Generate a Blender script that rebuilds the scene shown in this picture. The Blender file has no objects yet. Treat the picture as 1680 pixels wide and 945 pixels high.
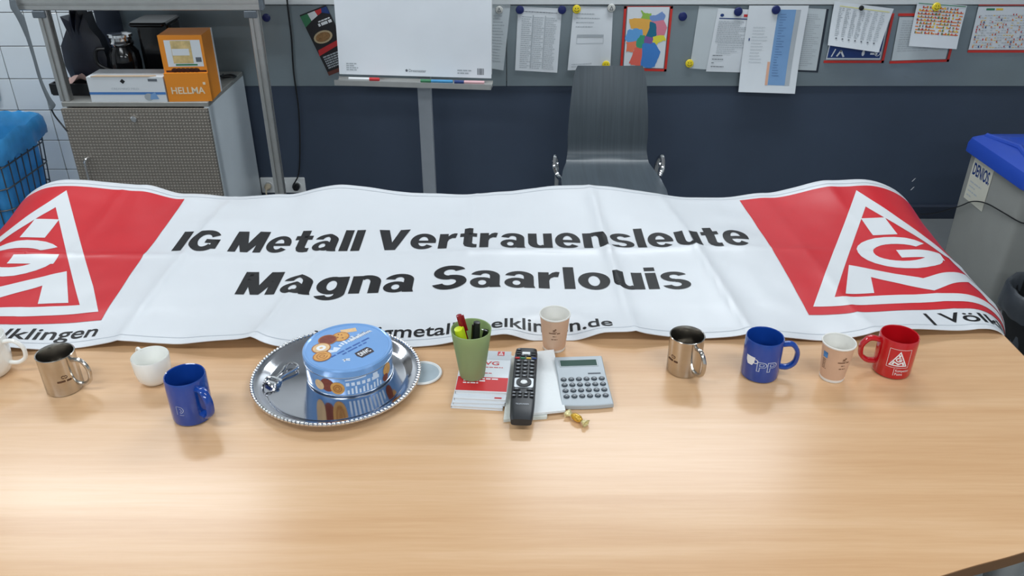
import bpy, bmesh, math, random
from mathutils import Vector, Matrix, noise
random.seed(7)
PI = math.pi
scene = bpy.context.scene
C = scene.collection

# ------------------------------------------------------------------ camera
TH = math.radians(29.1); FPX = 1352.0; CAMH = 1.76
cam_d = bpy.data.cameras.new('camera'); cam = bpy.data.objects.new('camera', cam_d); C.objects.link(cam)
cam.location = (0, 0, CAMH); cam.rotation_euler = (PI/2 - TH, 0, 0)
cam_d.sensor_width = 36.0; cam_d.lens = FPX/1680*36.0; cam_d.clip_start = 0.02
scene.camera = cam
# ------------------------------------------------------------------ world, lamps, exposure
world = bpy.data.worlds.new('world'); scene.world = world; world.use_nodes = True
world.node_tree.nodes['Background'].inputs[0].default_value = (0.75, 0.85, 1.0, 1)
world.node_tree.nodes['Background'].inputs[1].default_value = 0.05
def area(name, loc, sx, sy, w, col=(0.90, 0.96, 1.0)):
    l = bpy.data.lights.new(name, 'AREA'); l.shape = 'RECTANGLE'; l.size = sx; l.size_y = sy; l.energy = w; l.color = col
    o = bpy.data.objects.new(name, l); C.objects.link(o); o.location = loc; return o
for i, (x, y, w) in enumerate([(-2.0, 3.15, 46), (0.75, 3.45, 46), (-1.5, 0.6, 30), (1.3, 0.6, 30), (-1.5, -1.6, 60), (1.3, -1.6, 60)]):
    area('ceiling_tube_lamp', (x, y, 2.74), 1.5, 0.30, w)
scene.view_settings.view_transform = 'Standard'; scene.view_settings.look = 'None'
scene.view_settings.gamma = 1.0; scene.view_settings.use_curve_mapping = False
scene.view_settings.exposure = -0.5

# ------------------------------------------------------------------ pixel -> place helpers (photo is 1680 x 945)
def ray(px, py):
    xc = (px-840.0)/FPX; yc = -(py-472.5)/FPX
    return xc, math.cos(TH)+yc*math.sin(TH), -math.sin(TH)+yc*math.cos(TH)
def onz(px, py, z):
    a, b, c = ray(px, py); t = (z-CAMH)/c
    return Vector((a*t, b*t, z))
def ony(px, py, y):
    a, b, c = ray(px, py); t = y/b
    return Vector((a*t, y, CAMH+c*t))

# ------------------------------------------------------------------ materials
MATS = {}
def mat(name, col, rough=0.5, metal=0.0, var=0.06, nscale=8.0, bump=0.0, bscale=60.0, spec=0.5, trans=0.0, coat=0.0, sss=0.0, transl=0.0, stretch=(1, 1, 1), alpha=1.0):
    if name in MATS: return MATS[name]
    m = bpy.data.materials.new(name); m.use_nodes = True; nt = m.node_tree; b = nt.nodes['Principled BSDF']
    b.inputs['Roughness'].default_value = rough; b.inputs['Metallic'].default_value = metal
    b.inputs['Specular IOR Level'].default_value = spec
    if trans: b.inputs['Transmission Weight'].default_value = trans
    if coat: b.inputs['Coat Weight'].default_value = coat; b.inputs['Coat Roughness'].default_value = 0.06
    if sss:
        b.inputs['Subsurface Weight'].default_value = sss; b.inputs['Subsurface Radius'].default_value = (.01, .012, .006)
    tc = nt.nodes.new('ShaderNodeTexCoord'); mp = nt.nodes.new('ShaderNodeMapping'); mp.inputs['Scale'].default_value = stretch
    nt.links.new(tc.outputs['Object'], mp.inputs['Vector'])
    nz = nt.nodes.new('ShaderNodeTexNoise'); nz.inputs['Scale'].default_value = nscale; nz.inputs['Detail'].default_value = 4
    nt.links.new(mp.outputs['Vector'], nz.inputs['Vector'])
    rp = nt.nodes.new('ShaderNodeValToRGB')
    rp.color_ramp.elements[0].position = .3; rp.color_ramp.elements[1].position = .7
    rp.color_ramp.elements[0].color = tuple(max(0, c*(1-var)) for c in col[:3])+(1,)
    rp.color_ramp.elements[1].color = tuple(min(1, c*(1+var)) for c in col[:3])+(1,)
    nt.links.new(nz.outputs['Fac'], rp.inputs['Fac']); nt.links.new(rp.outputs['Color'], b.inputs['Base Color'])
    if bump:
        n2 = nt.nodes.new('ShaderNodeTexNoise'); n2.inputs['Scale'].default_value = bscale; n2.inputs['Detail'].default_value = 3
        nt.links.new(mp.outputs['Vector'], n2.inputs['Vector'])
        bp = nt.nodes.new('ShaderNodeBump'); bp.inputs['Strength'].default_value = bump; bp.inputs['Distance'].default_value = .002
        nt.links.new(n2.outputs['Fac'], bp.inputs['Height']); nt.links.new(bp.outputs['Normal'], b.inputs['Normal'])
    if transl:
        tb = nt.nodes.new('ShaderNodeBsdfTranslucent'); mx = nt.nodes.new('ShaderNodeMixShader'); mx.inputs[0].default_value = transl
        nt.links.new(rp.outputs['Color'], tb.inputs['Color']); nt.links.new(b.outputs[0], mx.inputs[1]); nt.links.new(tb.outputs[0], mx.inputs[2])
        nt.links.new(mx.outputs[0], nt.nodes['Material Output'].inputs['Surface'])
    MATS[name] = m; return m
def srgb(r, g, b):
    f = lambda c: (c/255/12.92) if c/255 <= .04045 else ((c/255+.055)/1.055)**2.4
    return (f(r), f(g), f(b))

def wood_mat():
    m = bpy.data.materials.new('beech_laminate'); m.use_nodes = True; nt = m.node_tree; b = nt.nodes['Principled BSDF']
    tc = nt.nodes.new('ShaderNodeTexCoord')
    def nz(scale, stretch, det, dist=0.0):
        mp = nt.nodes.new('ShaderNodeMapping'); mp.inputs['Scale'].default_value = stretch
        nt.links.new(tc.outputs['Object'], mp.inputs['Vector'])
        n = nt.nodes.new('ShaderNodeTexNoise'); n.inputs['Scale'].default_value = scale; n.inputs['Detail'].default_value = det
        n.inputs['Distortion'].default_value = dist
        nt.links.new(mp.outputs['Vector'], n.inputs['Vector']); return n
    broad = nz(1.0, (.55, 9, 1), 3, .6); fine = nz(1.0, (2.5, 75, 1), 4, .2); pores = nz(1.0, (14, 260, 1), 2)
    def mixf(a, fa, bb, fb):
        x = nt.nodes.new('ShaderNodeMath'); x.operation = 'MULTIPLY'; x.inputs[1].default_value = fa; nt.links.new(a, x.inputs[0])
        y = nt.nodes.new('ShaderNodeMath'); y.operation = 'MULTIPLY_ADD'; y.inputs[1].default_value = fb
        nt.links.new(bb, y.inputs[0]); nt.links.new(x.outputs[0], y.inputs[2]); return y.outputs[0]
    v = mixf(broad.outputs['Fac'], .62, fine.outputs['Fac'], .25); v = mixf(v, 1.0, pores.outputs['Fac'], .13)
    rp = nt.nodes.new('ShaderNodeValToRGB'); e = rp.color_ramp.elements
    e[0].position = .34; e[0].color = srgb(203, 158, 114)+(1,)
    e[1].position = .66; e[1].color = srgb(224, 186, 147)+(1,)
    k = e.new(.5); k.color = srgb(214, 172, 130)+(1,)
    nt.links.new(v, rp.inputs['Fac']); nt.links.new(rp.outputs['Color'], b.inputs['Base Color'])
    b.inputs['Roughness'].default_value = .25; b.inputs['Specular IOR Level'].default_value = .5
    bp = nt.nodes.new('ShaderNodeBump'); bp.inputs['Strength'].default_value = .05; bp.inputs['Distance'].default_value = .001
    nt.links.new(pores.outputs['Fac'], bp.inputs['Height']); nt.links.new(bp.outputs['Normal'], b.inputs['Normal'])
    return m
def studded_mat():
    m = bpy.data.materials.new('studded_steel'); m.use_nodes = True; nt = m.node_tree; b = nt.nodes['Principled BSDF']
    tc = nt.nodes.new('ShaderNodeTexCoord'); mp = nt.nodes.new('ShaderNodeMapping'); mp.inputs['Scale'].default_value = (75, 75, 75)
    mp.inputs['Rotation'].default_value = (0, 0, 0)
    nt.links.new(tc.outputs['Object'], mp.inputs['Vector'])
    sx = nt.nodes.new('ShaderNodeSeparateXYZ'); nt.links.new(mp.outputs['Vector'], sx.inputs[0])
    def wave(sock):
        a = nt.nodes.new('ShaderNodeMath'); a.operation = 'MULTIPLY'; a.inputs[1].default_value = 2*PI; nt.links.new(sock, a.inputs[0])
        s = nt.nodes.new('ShaderNodeMath'); s.operation = 'SINE'; nt.links.new(a.outputs[0], s.inputs[0]); return s.outputs[0]
    mx = nt.nodes.new('ShaderNodeMath'); mx.operation = 'MAXIMUM'
    nt.links.new(wave(sx.outputs['X']), mx.inputs[0]); nt.links.new(wave(sx.outputs['Z']), mx.inputs[1])
    rp = nt.nodes.new('ShaderNodeValToRGB'); rp.color_ramp.elements[0].position = .0; rp.color_ramp.elements[1].position = .9
    rp.color_ramp.elements[0].color = srgb(164, 156, 146)+(1,); rp.color_ramp.elements[1].color = srgb(136, 128, 119)+(1,)
    nt.links.new(mx.outputs[0], rp.inputs['Fac']); nt.links.new(rp.outputs['Color'], b.inputs['Base Color'])
    b.inputs['Metallic'].default_value = .55; b.inputs['Roughness'].default_value = .45
    bp = nt.nodes.new('ShaderNodeBump'); bp.inputs['Strength'].default_value = .5; bp.inputs['Distance'].default_value = .002; bp.invert = True
    nt.links.new(mx.outputs[0], bp.inputs['Height']); nt.links.new(bp.outputs['Normal'], b.inputs['Normal'])
    return m
WOOD = wood_mat(); STUD = studded_mat()
WALLW = mat('white_paint', srgb(214, 218, 220), .6, var=.02)
NAVY = mat('navy_paint', srgb(60, 72, 91), .55, var=.06, nscale=3, bump=.15, bscale=40)
NAVYD = mat('navy_trim', srgb(44, 52, 68), .4, var=.06)
STEELB = mat('board_steel', srgb(142, 154, 160), .42, .55, var=.10, nscale=2.2)
FLOORM = mat('grey_floor', srgb(118, 122, 124), .45, var=.10, nscale=5, bump=.1)
TILE = mat('white_tile', srgb(222, 228, 232), .18, var=.02, coat=.3)
GROUT = mat('grout', srgb(120, 118, 114), .9, var=.08)
ALU = mat('aluminium', srgb(190, 190, 188), .38, .8, var=.05, nscale=20)
GREYP = mat('grey_plastic', srgb(96, 104, 112), .5)
CHROME = mat('chrome', srgb(225, 225, 226), .08, 1.0, var=.01)
STEEL = mat('brushed_steel', srgb(200, 196, 190), .16, 1.0, var=.04, nscale=3, stretch=(1, 1, 30))
TRAYM = mat('tray_steel', srgb(190, 190, 194), .10, 1.0, var=.06, nscale=9, bump=.04, bscale=25)
BLACK = mat('black_plastic', srgb(22, 23, 26), .35)
BLACKG = mat('black_gloss', srgb(14, 14, 17), .12)
RUBBER = mat('black_rubber', srgb(20, 20, 22), .6)
WHITEP = mat('white_plastic', srgb(232, 234, 234), .35, var=.02)
PAPER = mat('paper', srgb(222, 227, 232), .6, var=.02)
PAPERG = mat('paper_greyish', srgb(198, 206, 210), .6, var=.03)
INK = mat('print_black', srgb(22, 23, 26), .42, var=.1)
INKG = mat('print_grey', srgb(176, 183, 189), .6)
INKD = mat('print_dark_grey', srgb(96, 102, 110), .6)
INKB = mat('print_blue', srgb(120, 160, 205), .55)
INKDB = mat('print_navy', srgb(28, 58, 120), .5)
INKR = mat('print_red', srgb(200, 44, 48), .5)
INKY = mat('print_yellow', srgb(236, 198, 70), .5)
INKO = mat('print_orange', srgb(232, 130, 60), .5)
INKGR = mat('print_green', srgb(60, 130, 90), .5)
INKW = mat('print_white', srgb(236, 238, 240), .45, var=.01)
BANW = mat('banner_white_pvc', srgb(215, 218, 222), .34, var=.012, nscale=4, bump=.06, bscale=300)
BANR = mat('banner_red_pvc', srgb(200, 26, 38), .36, var=.04, nscale=5, bump=.05, bscale=300, spec=.32)
BANK = mat('banner_black_print', srgb(20, 18, 20), .42, var=.1, spec=.22)
WHITEC = mat('white_ceramic', srgb(240, 240, 235), .12, var=.01, coat=.4)
BLUEC = mat('blue_ceramic', srgb(22, 66, 152), .13, var=.03, coat=.5)
REDC = mat('red_ceramic', srgb(190, 18, 28), .13, var=.03, coat=.5)
EDGE = mat('brown_edge_band', srgb(110, 76, 44), .5)
FRAMER = mat('red_plastic_frame', srgb(205, 52, 44), .4)
MAGB = mat('navy_magnet', srgb(24, 36, 96), .3)
MAGY = mat('yellow_magnet', srgb(240, 215, 50), .3)
MAGW = mat('white_magnet', srgb(205, 205, 200), .35)

# ------------------------------------------------------------------ geometry
class Geo:
    def __init__(s): s.v = []; s.f = []
    def add(s, vs, fs, M=None):
        o = len(s.v)
        s.v += [tuple(M @ Vector(p)) if M is not None else tuple(p) for p in vs]
        s.f += [tuple(i+o for i in f) for f in fs]; return s
    def box(s, x0, x1, y0, y1, z0, z1, M=None):
        return s.add([(x0, y0, z0), (x1, y0, z0), (x1, y1, z0), (x0, y1, z0), (x0, y0, z1), (x1, y0, z1), (x1, y1, z1), (x0, y1, z1)],
                     [(0, 3, 2, 1), (4, 5, 6, 7), (0, 1, 5, 4), (1, 2, 6, 5), (2, 3, 7, 6), (3, 0, 4, 7)], M)
    def rings(s, rings, closed_u=True, cap0=True, cap1=True, loop=False, M=None):
        n = len(rings[0]); vs = [p for r in rings for p in r]; fs = []
        R = len(rings)
        for i in range(R if loop else R-1):
            a = i*n; b = ((i+1) % R)*n
            for j in range(n if closed_u else n-1):
                k = (j+1) % n
                fs.append((a+j, a+k, b+k, b+j))
        if not loop and closed_u:
            if cap0: fs.append(tuple(range(n-1, -1, -1)))
            if cap1: fs.append(tuple((R-1)*n+j for j in range(n)))
        return s.add(vs, fs, M)
    def lathe(s, prof, n=40, M=None, loop=False, cap=True):
        rings = [[(r*math.cos(2*PI*j/n), r*math.sin(2*PI*j/n), z) for j in range(n)] for r, z in prof]
        return s.rings(rings, cap0=(cap and prof[0][0] > 1e-6 and not loop), cap1=(cap and prof[-1][0] > 1e-6 and not loop), loop=loop, M=M)
    def tube(s, pts, r, n=8, closed=False, M=None, flat=None):
        pts = [Vector(p) for p in pts]; N = len(pts); rings = []
        prev = None
        for i, p in enumerate(pts):
            if closed: t = pts[(i+1) % N]-pts[i-1]
            else: t = pts[min(i+1, N-1)]-pts[max(i-1, 0)]
            t.normalize()
            if prev is None:
                up = Vector((0, 0, 1)) if abs(t.z) < .9 else Vector((1, 0, 0))
                a = t.cross(up).normalized()
            else:
                a = (prev-t*prev.dot(t)).normalized()
            prev = a; b = t.cross(a)
            rr = r[i] if isinstance(r, (list, tuple)) else r
            ra, rb = (rr, rr) if flat is None else flat
            rings.append([tuple(p+a*ra*math.cos(2*PI*j/n)+b*rb*math.sin(2*PI*j/n)) for j in range(n)])
        return s.rings(rings, loop=closed, M=M)
    def prism(s, poly, z0, z1, bev=0.0, M=None):
        if bev <= 0:
            rings = [[(x, y, z0) for x, y in poly], [(x, y, z1) for x, y in poly]]
        else:
            ins = inset(poly, bev); h = bev
            rings = [[(x, y, z0) for x, y in ins], [(x, y, z0+h) for x, y in poly], [(x, y, z1-h) for x, y in poly], [(x, y, z1) for x, y in ins]]
        return s.rings(rings, M=M)
    def rbox(s, cx, cy, z0, sx, sy, sz, r=.005, bev=.001, seg=4, M=None):
        return s.prism(rrect(cx, cy, sx, sy, r, seg), z0, z0+sz, bev, M)
    def grid(s, fn, nu, nv, th=0.0, M=None):
        vs = [fn(i/nu, j/nv) for j in range(nv+1) for i in range(nu+1)]
        fs = [(j*(nu+1)+i, j*(nu+1)+i+1, (j+1)*(nu+1)+i+1, (j+1)*(nu+1)+i) for j in range(nv) for i in range(nu)]
        return s.add(vs, fs, M)
def inset(poly, d):
    n = len(poly); out = []
    ar = sum(poly[i][0]*poly[(i+1) % n][1]-poly[(i+1) % n][0]*poly[i][1] for i in range(n))
    sg = 1 if ar > 0 else -1
    for i in range(n):
        p = Vector(poly[i-1]); c = Vector(poly[i]); q = Vector(poly[(i+1) % n])
        e1 = (c-p).normalized(); e2 = (q-c).normalized()
        n1 = Vector((-e1.y, e1.x))*sg; n2 = Vector((-e2.y, e2.x))*sg
        m = n1+n2; m = m.normalized() if m.length > 1e-6 else n1
        k = d/max(.35, m.dot(n1)); out.append(tuple(c+m*k))
    return out
def rrect(cx, cy, sx, sy, r, seg=4):
    pts = []
    for qx, qy, a0 in ((1, -1, -PI/2), (1, 1, 0), (-1, 1, PI/2), (-1, -1, PI)):
        ox = cx+qx*(sx/2-r); oy = cy+qy*(sy/2-r)
        for i in range(seg+1):
            a = a0+PI/2*i/seg; pts.append((ox+r*math.cos(a), oy+r*math.sin(a)))
    return pts
def circ(cx, cy, rx, ry=None, n=24, a0=0, a1=2*PI):
    ry = rx if ry is None else ry
    full = abs(a1-a0-2*PI) < 1e-6
    return [(cx+rx*math.cos(a0+(a1-a0)*i/n), cy+ry*math.sin(a0+(a1-a0)*i/n)) for i in range(n if full else n+1)]
def smooth(pts, k=6, closed=False):
    pts = [Vector(p) for p in pts]; out = []; n = len(pts)
    for i in range(n if closed else n-1):
        if closed: p0, p1, p2, p3 = pts[i-1], pts[i], pts[(i+1) % n], pts[(i+2) % n]
        else: p0, p1, p2, p3 = pts[max(i-1, 0)], pts[i], pts[i+1], pts[min(i+2, n-1)]
        for j in range(k):
            t = j/k
            out.append(.5*((2*p1)+(-p0+p2)*t+(2*p0-5*p1+4*p2-p3)*t*t+(-p0+3*p1-3*p2+p3)*t**3))
    if not closed: out.append(pts[-1])
    return out
def T(x, y, z): return Matrix.Translation((x, y, z))
def Rz(a): return Matrix.Rotation(a, 4, 'Z')
def Rx(a): return Matrix.Rotation(a, 4, 'X')
def Ry(a): return Matrix.Rotation(a, 4, 'Y')

def tag(o, label=None, cat=None, group=None, kind=None):
    if label: o['label'] = label
    if cat: o['category'] = cat
    if group: o['group'] = group
    if kind: o['kind'] = kind
    return o
def link(name, me, m, parent=None, loc=None, rz=0.0, ang=35):
    if m is not None: me.materials.append(m)
    for p in me.polygons: p.use_smooth = True
    me.set_sharp_from_angle(angle=math.radians(ang))
    o = bpy.data.objects.new(name, me); C.objects.link(o)
    if parent is not None: o.parent = parent
    if loc is not None: o.location = loc
    if rz: o.rotation_euler = (0, 0, rz)
    return o
def build(name, g, m, parent=None, loc=None, rz=0.0, ang=35, fix=True):
    me = bpy.data.meshes.new(name); me.from_pydata(g.v, [], g.f)
    if fix:
        bm = bmesh.new(); bm.from_mesh(me); bmesh.ops.recalc_face_normals(bm, faces=bm.faces); bm.to_mesh(me); bm.free()
    return link(name, me, m, parent, loc, rz, ang)
def worldbuild(name, g, m, origin, **k):
    """geometry given in world coordinates, stored about an origin of its own"""
    o = Vector(origin); g.v = [tuple(Vector(p)-o) for p in g.v]
    return build(name, g, m, loc=o, **k)
def thing(name, label, cat, loc=(0, 0, 0), rz=0.0, group=None):
    o = bpy.data.objects.new(name, None); o.empty_display_size = .05; C.objects.link(o)
    o.location = loc; o.rotation_euler = (0, 0, rz); return tag(o, label, cat, group)
def copy_tree(o, parent=None):
    c = o.copy(); C.objects.link(c); c.parent = parent
    for ch in list(o.children): copy_tree(ch, c)
    return c

# ------------------------------------------------------------------ flat print
_tc = {}
def text_mesh(s, bold=0.0, shear=0.0):
    cu = bpy.data.curves.new('tmp', 'FONT'); cu.body = s; cu.size = 1; cu.offset = bold; cu.resolution_u = 5; cu.shear = shear
    o = bpy.data.objects.new('tmp', cu); C.objects.link(o); bpy.context.view_layer.update()
    me = bpy.data.meshes.new_from_object(o); bpy.data.objects.remove(o); bpy.data.curves.remove(cu)
    return me
def text_polys(s, x0, y0, x1, cap, bold=0.0, shear=0.0):
    """text spread from x0 to x1 on baseline y0 with capital height cap: (verts, faces)"""
    me = text_mesh(s, bold, shear); vs = [v.co.copy() for v in me.vertices]; fs = [tuple(p.vertices) for p in me.polygons]
    bpy.data.meshes.remove(me)
    if 'H' not in _tc:
        h = text_mesh('H'); _tc['H'] = max(v.co.y for v in h.vertices); bpy.data.meshes.remove(h)
    mn = min(v.x for v in vs); mx = max(v.x for v in vs); sx = (x1-x0)/(mx-mn); sy = cap/(_tc['H']+2*bold)
    return [(x0+(v.x-mn)*sx, y0+(v.y+bold)*sy) for v in vs], fs
def ringband(cx, cy, rx, ry, tx, ty, d0, d1, n=16):
    out = []
    for i in range(n):
        p = math.radians(d0+(d1-d0)*i/n); q = math.radians(d0+(d1-d0)*(i+1)/n)
        out.append([(cx+rx*math.cos(p), cy+ry*math.sin(p)), (cx+rx*math.cos(q), cy+ry*math.sin(q)),
                    (cx+(rx-tx)*math.cos(q), cy+(ry-ty)*math.sin(q)), (cx+(rx-tx)*math.cos(p), cy+(ry-ty)*math.sin(p))])
    return out
def R_(x0, y0, x1, y1): return [[(x0, y0), (x1, y0), (x1, y1), (x0, y1)]]
HEAVY = {
 'I': (.30, R_(0, 0, .30, 1)), 'l': (.27, R_(0, 0, .27, 1)), 'i': (.27, R_(0, 0, .27, .74)+R_(0, .83, .27, 1)),
 'M': (1.05, R_(0, 0, .25, .9)+R_(.80, 0, 1.05, .9)+[[(0, 1), (0, .88), (.41, 0), (.64, 0), (1.05, .88), (1.05, 1), (.71, 1), (.525, .42), (.34, 1)]]),
 'V': (.98, [[(0, 1), (.34, 0), (.65, 0), (.98, 1), (.67, 1), (.5, .38), (.32, 1)]]),
 'e': (.78, ringband(.39, .38, .39, .40, .24, .155, 2, 322, 26)+R_(.14, .31, .775, .43)),
 'o': (.80, ringband(.40, .38, .40, .40, .255, .165, 0, 360, 28)),
 'a': (.76, ringband(.37, .51, .36, .265, .245, .14, 0, 168, 14)+R_(.485, .06, .73, .52)+[[(.485, .0), (.76, 0), (.73, .1), (.485, .12)]]+ringband(.30, .215, .30, .235, .20, .125, 0, 360, 22)),
 't': (.53, R_(.12, .18, .39, .98)+[[(.12, .20), (.17, .07), (.27, 0), (.40, -.015), (.53, .0), (.53, .17), (.44, .17), (.39, .21)]]+R_(0, .56, .52, .74)),
 'r': (.55, R_(0, 0, .27, .76)+[[(.24, .34), (.27, .36), (.31, .48), (.40, .54), (.50, .53), (.55, .76), (.46, .78), (.36, .74), (.24, .60)]]),
 'u': (.74, R_(0, .28, .27, .76)+ringband(.37, .30, .37, .32, .27, .16, 180, 310, 14)+R_(.47, 0, .74, .76)),
 'n': (.74, R_(0, 0, .27, .76)+ringband(.37, .46, .37, .32, .27, .16, 0, 130, 14)+R_(.47, 0, .74, .46)),
 's': (.72, ringband(.36, .555, .34, .225, .22, .13, 22, 272, 20)+ringband(.36, .215, .36, .235, .23, .135, -162, 92, 20)),
 'S': (.86, ringband(.42, .715, .40, .305, .25, .175, 18, 272, 22)+ringband(.43, .29, .43, .31, .26, .18, -164, 92, 22)),
 'g': (.76, ringband(.37, .40, .37, .38, .245, .165, 0, 360, 26)+R_(.49, .0, .76, .76)+ringband(.385, .02, .375, .25, .27, .14, 196, 360, 14)),
 'G': (.98, ringband(.49, .5, .49, .52, .29, .21, 34, 328, 28)+R_(.52, .38, .97, .57)+R_(.73, .12, .97, .57)),
}
def heavy_text(s, x0, y0, x1, cap):
    x = 0; pl = []
    for c in s:
        if c == ' ': x += .34; continue
        w, ps = HEAVY[c]; pl += [[(x+a, b) for a, b in p] for p in ps]; x += w+.085
    x -= .085; k = (x1-x0)/x
    return [[(x0+a*k, y0+b*cap) for a, b in p] for p in pl]
def decal(name, items, m, parent, mapf, step=None, loc=None):
    """items: polygons (lists of 2-D points) or (verts, faces) pairs; mapf(a, b) -> 3-D point"""
    bm = bmesh.new()
    for it in items:
        if isinstance(it, tuple) and len(it) == 2 and isinstance(it[1], list) and it[1] and isinstance(it[1][0], tuple) and isinstance(it[1][0][0], int):
            vs = [bm.verts.new((x, y, 0)) for x, y in it[0]]
            for f in it[1]:
                try: bm.faces.new([vs[i] for i in f])
                except ValueError: pass
        else:
            vs = [bm.verts.new((x, y, 0)) for x, y in it]
            bm.faces.new(vs)
    bm.normal_update()
    bmesh.ops.triangulate(bm, faces=bm.faces)
    if step:
        for ax in (0, 1):
            lo = min(v.co[ax] for v in bm.verts); hi = max(v.co[ax] for v in bm.verts)
            k = math.floor(lo/step)+1
            while k*step < hi:
                co = Vector((0, 0, 0)); co[ax] = k*step; no = Vector((0, 0, 0)); no[ax] = 1
                bmesh.ops.bisect_plane(bm, geom=bm.verts[:]+bm.edges[:]+bm.faces[:], plane_co=co, plane_no=no, dist=1e-7)
                k += 1
    for f in bm.faces:
        f.normal_update()
        if f.normal.z < 0: f.normal_flip()
    for v in bm.verts: v.co = Vector(mapf(v.co.x, v.co.y))
    me = bpy.data.meshes.new(name); bm.to_mesh(me); bm.free()
    o = link(name, me, m, parent, loc, ang=60)
    if len(items) > 2 and not any(isinstance(it, tuple) for it in items): o['kind'] = 'stuff'
    return o
def rect(x0, y0, x1, y1): return [(x0, y0), (x1, y0), (x1, y1), (x0, y1)]
def stroke(pts, w):
    """a polyline drawn with a pen of width w, as quads"""
    out = []
    for (ax, ay), (bx, by) in zip(pts[:-1], pts[1:]):
        d = Vector((bx-ax, by-ay)); 
        if d.length < 1e-9: continue
        d.normalize(); nx, ny = -d.y*w/2, d.x*w/2; ex, ey = d.x*w*.3, d.y*w*.3
        out.append([(ax-ex+nx, ay-ey+ny), (ax-ex-nx, ay-ey-ny), (bx+ex-nx, by+ey-ny), (bx+ex+nx, by+ey+ny)])
    return out
def arcband(cx, cy, rx, ry, w, a0, a1, n=14):
    out = []
    for i in range(n):
        p = a0+(a1-a0)*i/n; q = a0+(a1-a0)*(i+1)/n
        out.append([(cx+rx*math.cos(p), cy+ry*math.sin(p)), (cx+rx*math.cos(q), cy+ry*math.sin(q)),
                    (cx+(rx-w)*math.cos(q), cy+(ry-w)*math.sin(q)), (cx+(rx-w)*math.cos(p), cy+(ry-w)*math.sin(p))])
    return out
def words(x0, x1, y, h, rng, fill=1.0):
    """a line of tiny unreadable print: word-long dashes"""
    out = []; x = x0; end = x0+(x1-x0)*fill
    while x < end:
        w = rng.uniform(1.5, 6)*h; out.append(rect(x, y, min(x+w, end), y+h)); x += w+h*.8
    return out
def logo_polys(x0, y0, s):
    """union emblem inside a square of side s: triangle outline, I, G and M"""
    P = []
    ax, ay = .5, .965; bl = (.03, .05); br = (.97, .05); t = .058
    k = t/math.sin(math.atan2(.915, .47))
    ia = (.5, ay-t/math.sin(math.atan2(.47, .915))); m_ = .47/.915
    ib = (bl[0]+k+t*m_, .05+t); ic = (br[0]-k-t*m_, .05+t)
    P += [[(ax, ay), bl, ib, ia], [bl, br, ic, ib], [br, (ax, ay), ia, ic]]
    P.append([(.45, .60), (.55, .60), (.55, .745), (.45, .745)])
    cx, cy = .5, .445
    P += arcband(cx, cy, .165, .135, .062, math.radians(38), math.radians(345), 22)
    P.append([(.49, .40), (.665, .40), (.665, .46), (.49, .46)])
    P.append([(.172, .128), (.262, .345), (.5, .225), (.738, .345), (.828, .128), (.722, .128), (.69, .245), (.5, .128), (.31, .245), (.278, .128)])
    return [[(x0+x*s, y0+y*s) for x, y in q] for q in P]
# ================================================================== the room
D = 3.92                                   # back wall
ZT = 0.74                                  # table top
def struct(name, g, m, **k): return tag(build(name, g, m, **k), kind='structure')
struct('floor', Geo().box(-3.6, 3.6, -3.2, 4.1, -.08, 0), FLOORM)
struct('ceiling', Geo().box(-3.6, 3.6, -3.2, 4.1, 2.8, 2.9), WALLW)
struct('wall_left', Geo().box(-3.7, -3.6, -3.2, 4.1, 0, 2.8), WALLW)
struct('wall_right', Geo().box(3.6, 3.7, -3.2, 4.1, 0, 2.8), WALLW)
struct('wall_front', Geo().box(-3.6, 3.6, -3.3, -3.2, 0, 2.8), WALLW)
wb = struct('wall_back', Geo().box(-3.6, 3.6, D+.004, 4.1, 0, 2.8), WALLW)
XT = -1.905                                # where the tiles end and the painted wall begins
zb = ony(900, 140, D).z; ztop = ony(900, 8, D).z
build('painted_panel', Geo().box(XT+.0, 3.6, D-.004, D+.006, 0, zb+.02), NAVY, wb)
build('grout_bed', Geo().box(-3.6, XT, D-.001, D+.006, 0, 2.8), GROUT, wb)
tg = Geo().rbox(0, 0, 0, .1485, .1485, .007, .002, .0012, 1, Rx(PI/2))
tme = None; zj = ony(60, 20, D).z; xj = -2.242
for i in range(-5, 3):
    for j in range(-7, 3):
        x0 = xj+i*.1525; x1 = min(x0+.1525, XT)
        if x1-x0 < .02: continue
        z0 = zj+j*.1525
        if z0 < 0: continue
        if x1-x0 < .15:
            g = Geo().rbox(0, 0, 0, x1-x0-.003, .1485, .007, .002, .0012, 1, Rx(PI/2))
            build('tile', g, TILE, wb, loc=((x0+x1)/2, D-.0, z0+.07625)); continue
        if tme is None:
            o = build('tile', tg, TILE, wb); tme = o.data
        else:
            o = bpy.data.objects.new('tile', tme); C.objects.link(o); o.parent = wb
        o.location = ((x0+x1)/2, D, z0+.07625)
struct('baseboard_back', Geo().prism([(D-.022, 0), (D-.004, 0), (D-.004, .075), (D-.014, .075), (D-.022, .066)], XT, 3.6, 0,
       Matrix(((0, 0, 1, 0), (1, 0, 0, 0), (0, 1, 0, 0), (0, 0, 0, 1)))), NAVYD)
g = Geo().box(XT, XT+.11, D-.03, D-.003, 0, 1.6)
struct('trim_1', g, NAVYD)
# white ledge above the steel board
struct('trim_2', Geo().box(XT+.11, 3.6, D-.022, D-.002, ztop+.006, ztop+.05), WALLW)
# scuffs on the painted wall
sc_ = Geo()
for px, py in ((1499, 295), (1497, 309)):
    p = ony(px, py, D-.0045); sc_.add([p+Vector((-.009, 0, -.010)), p+Vector((-.003, 0, -.009)), p+Vector((.010, 0, .010)), p+Vector((.002, 0, .006))], [(0, 1, 2, 3)])
build('paint_scuff', sc_, INKW, wb)

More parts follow.
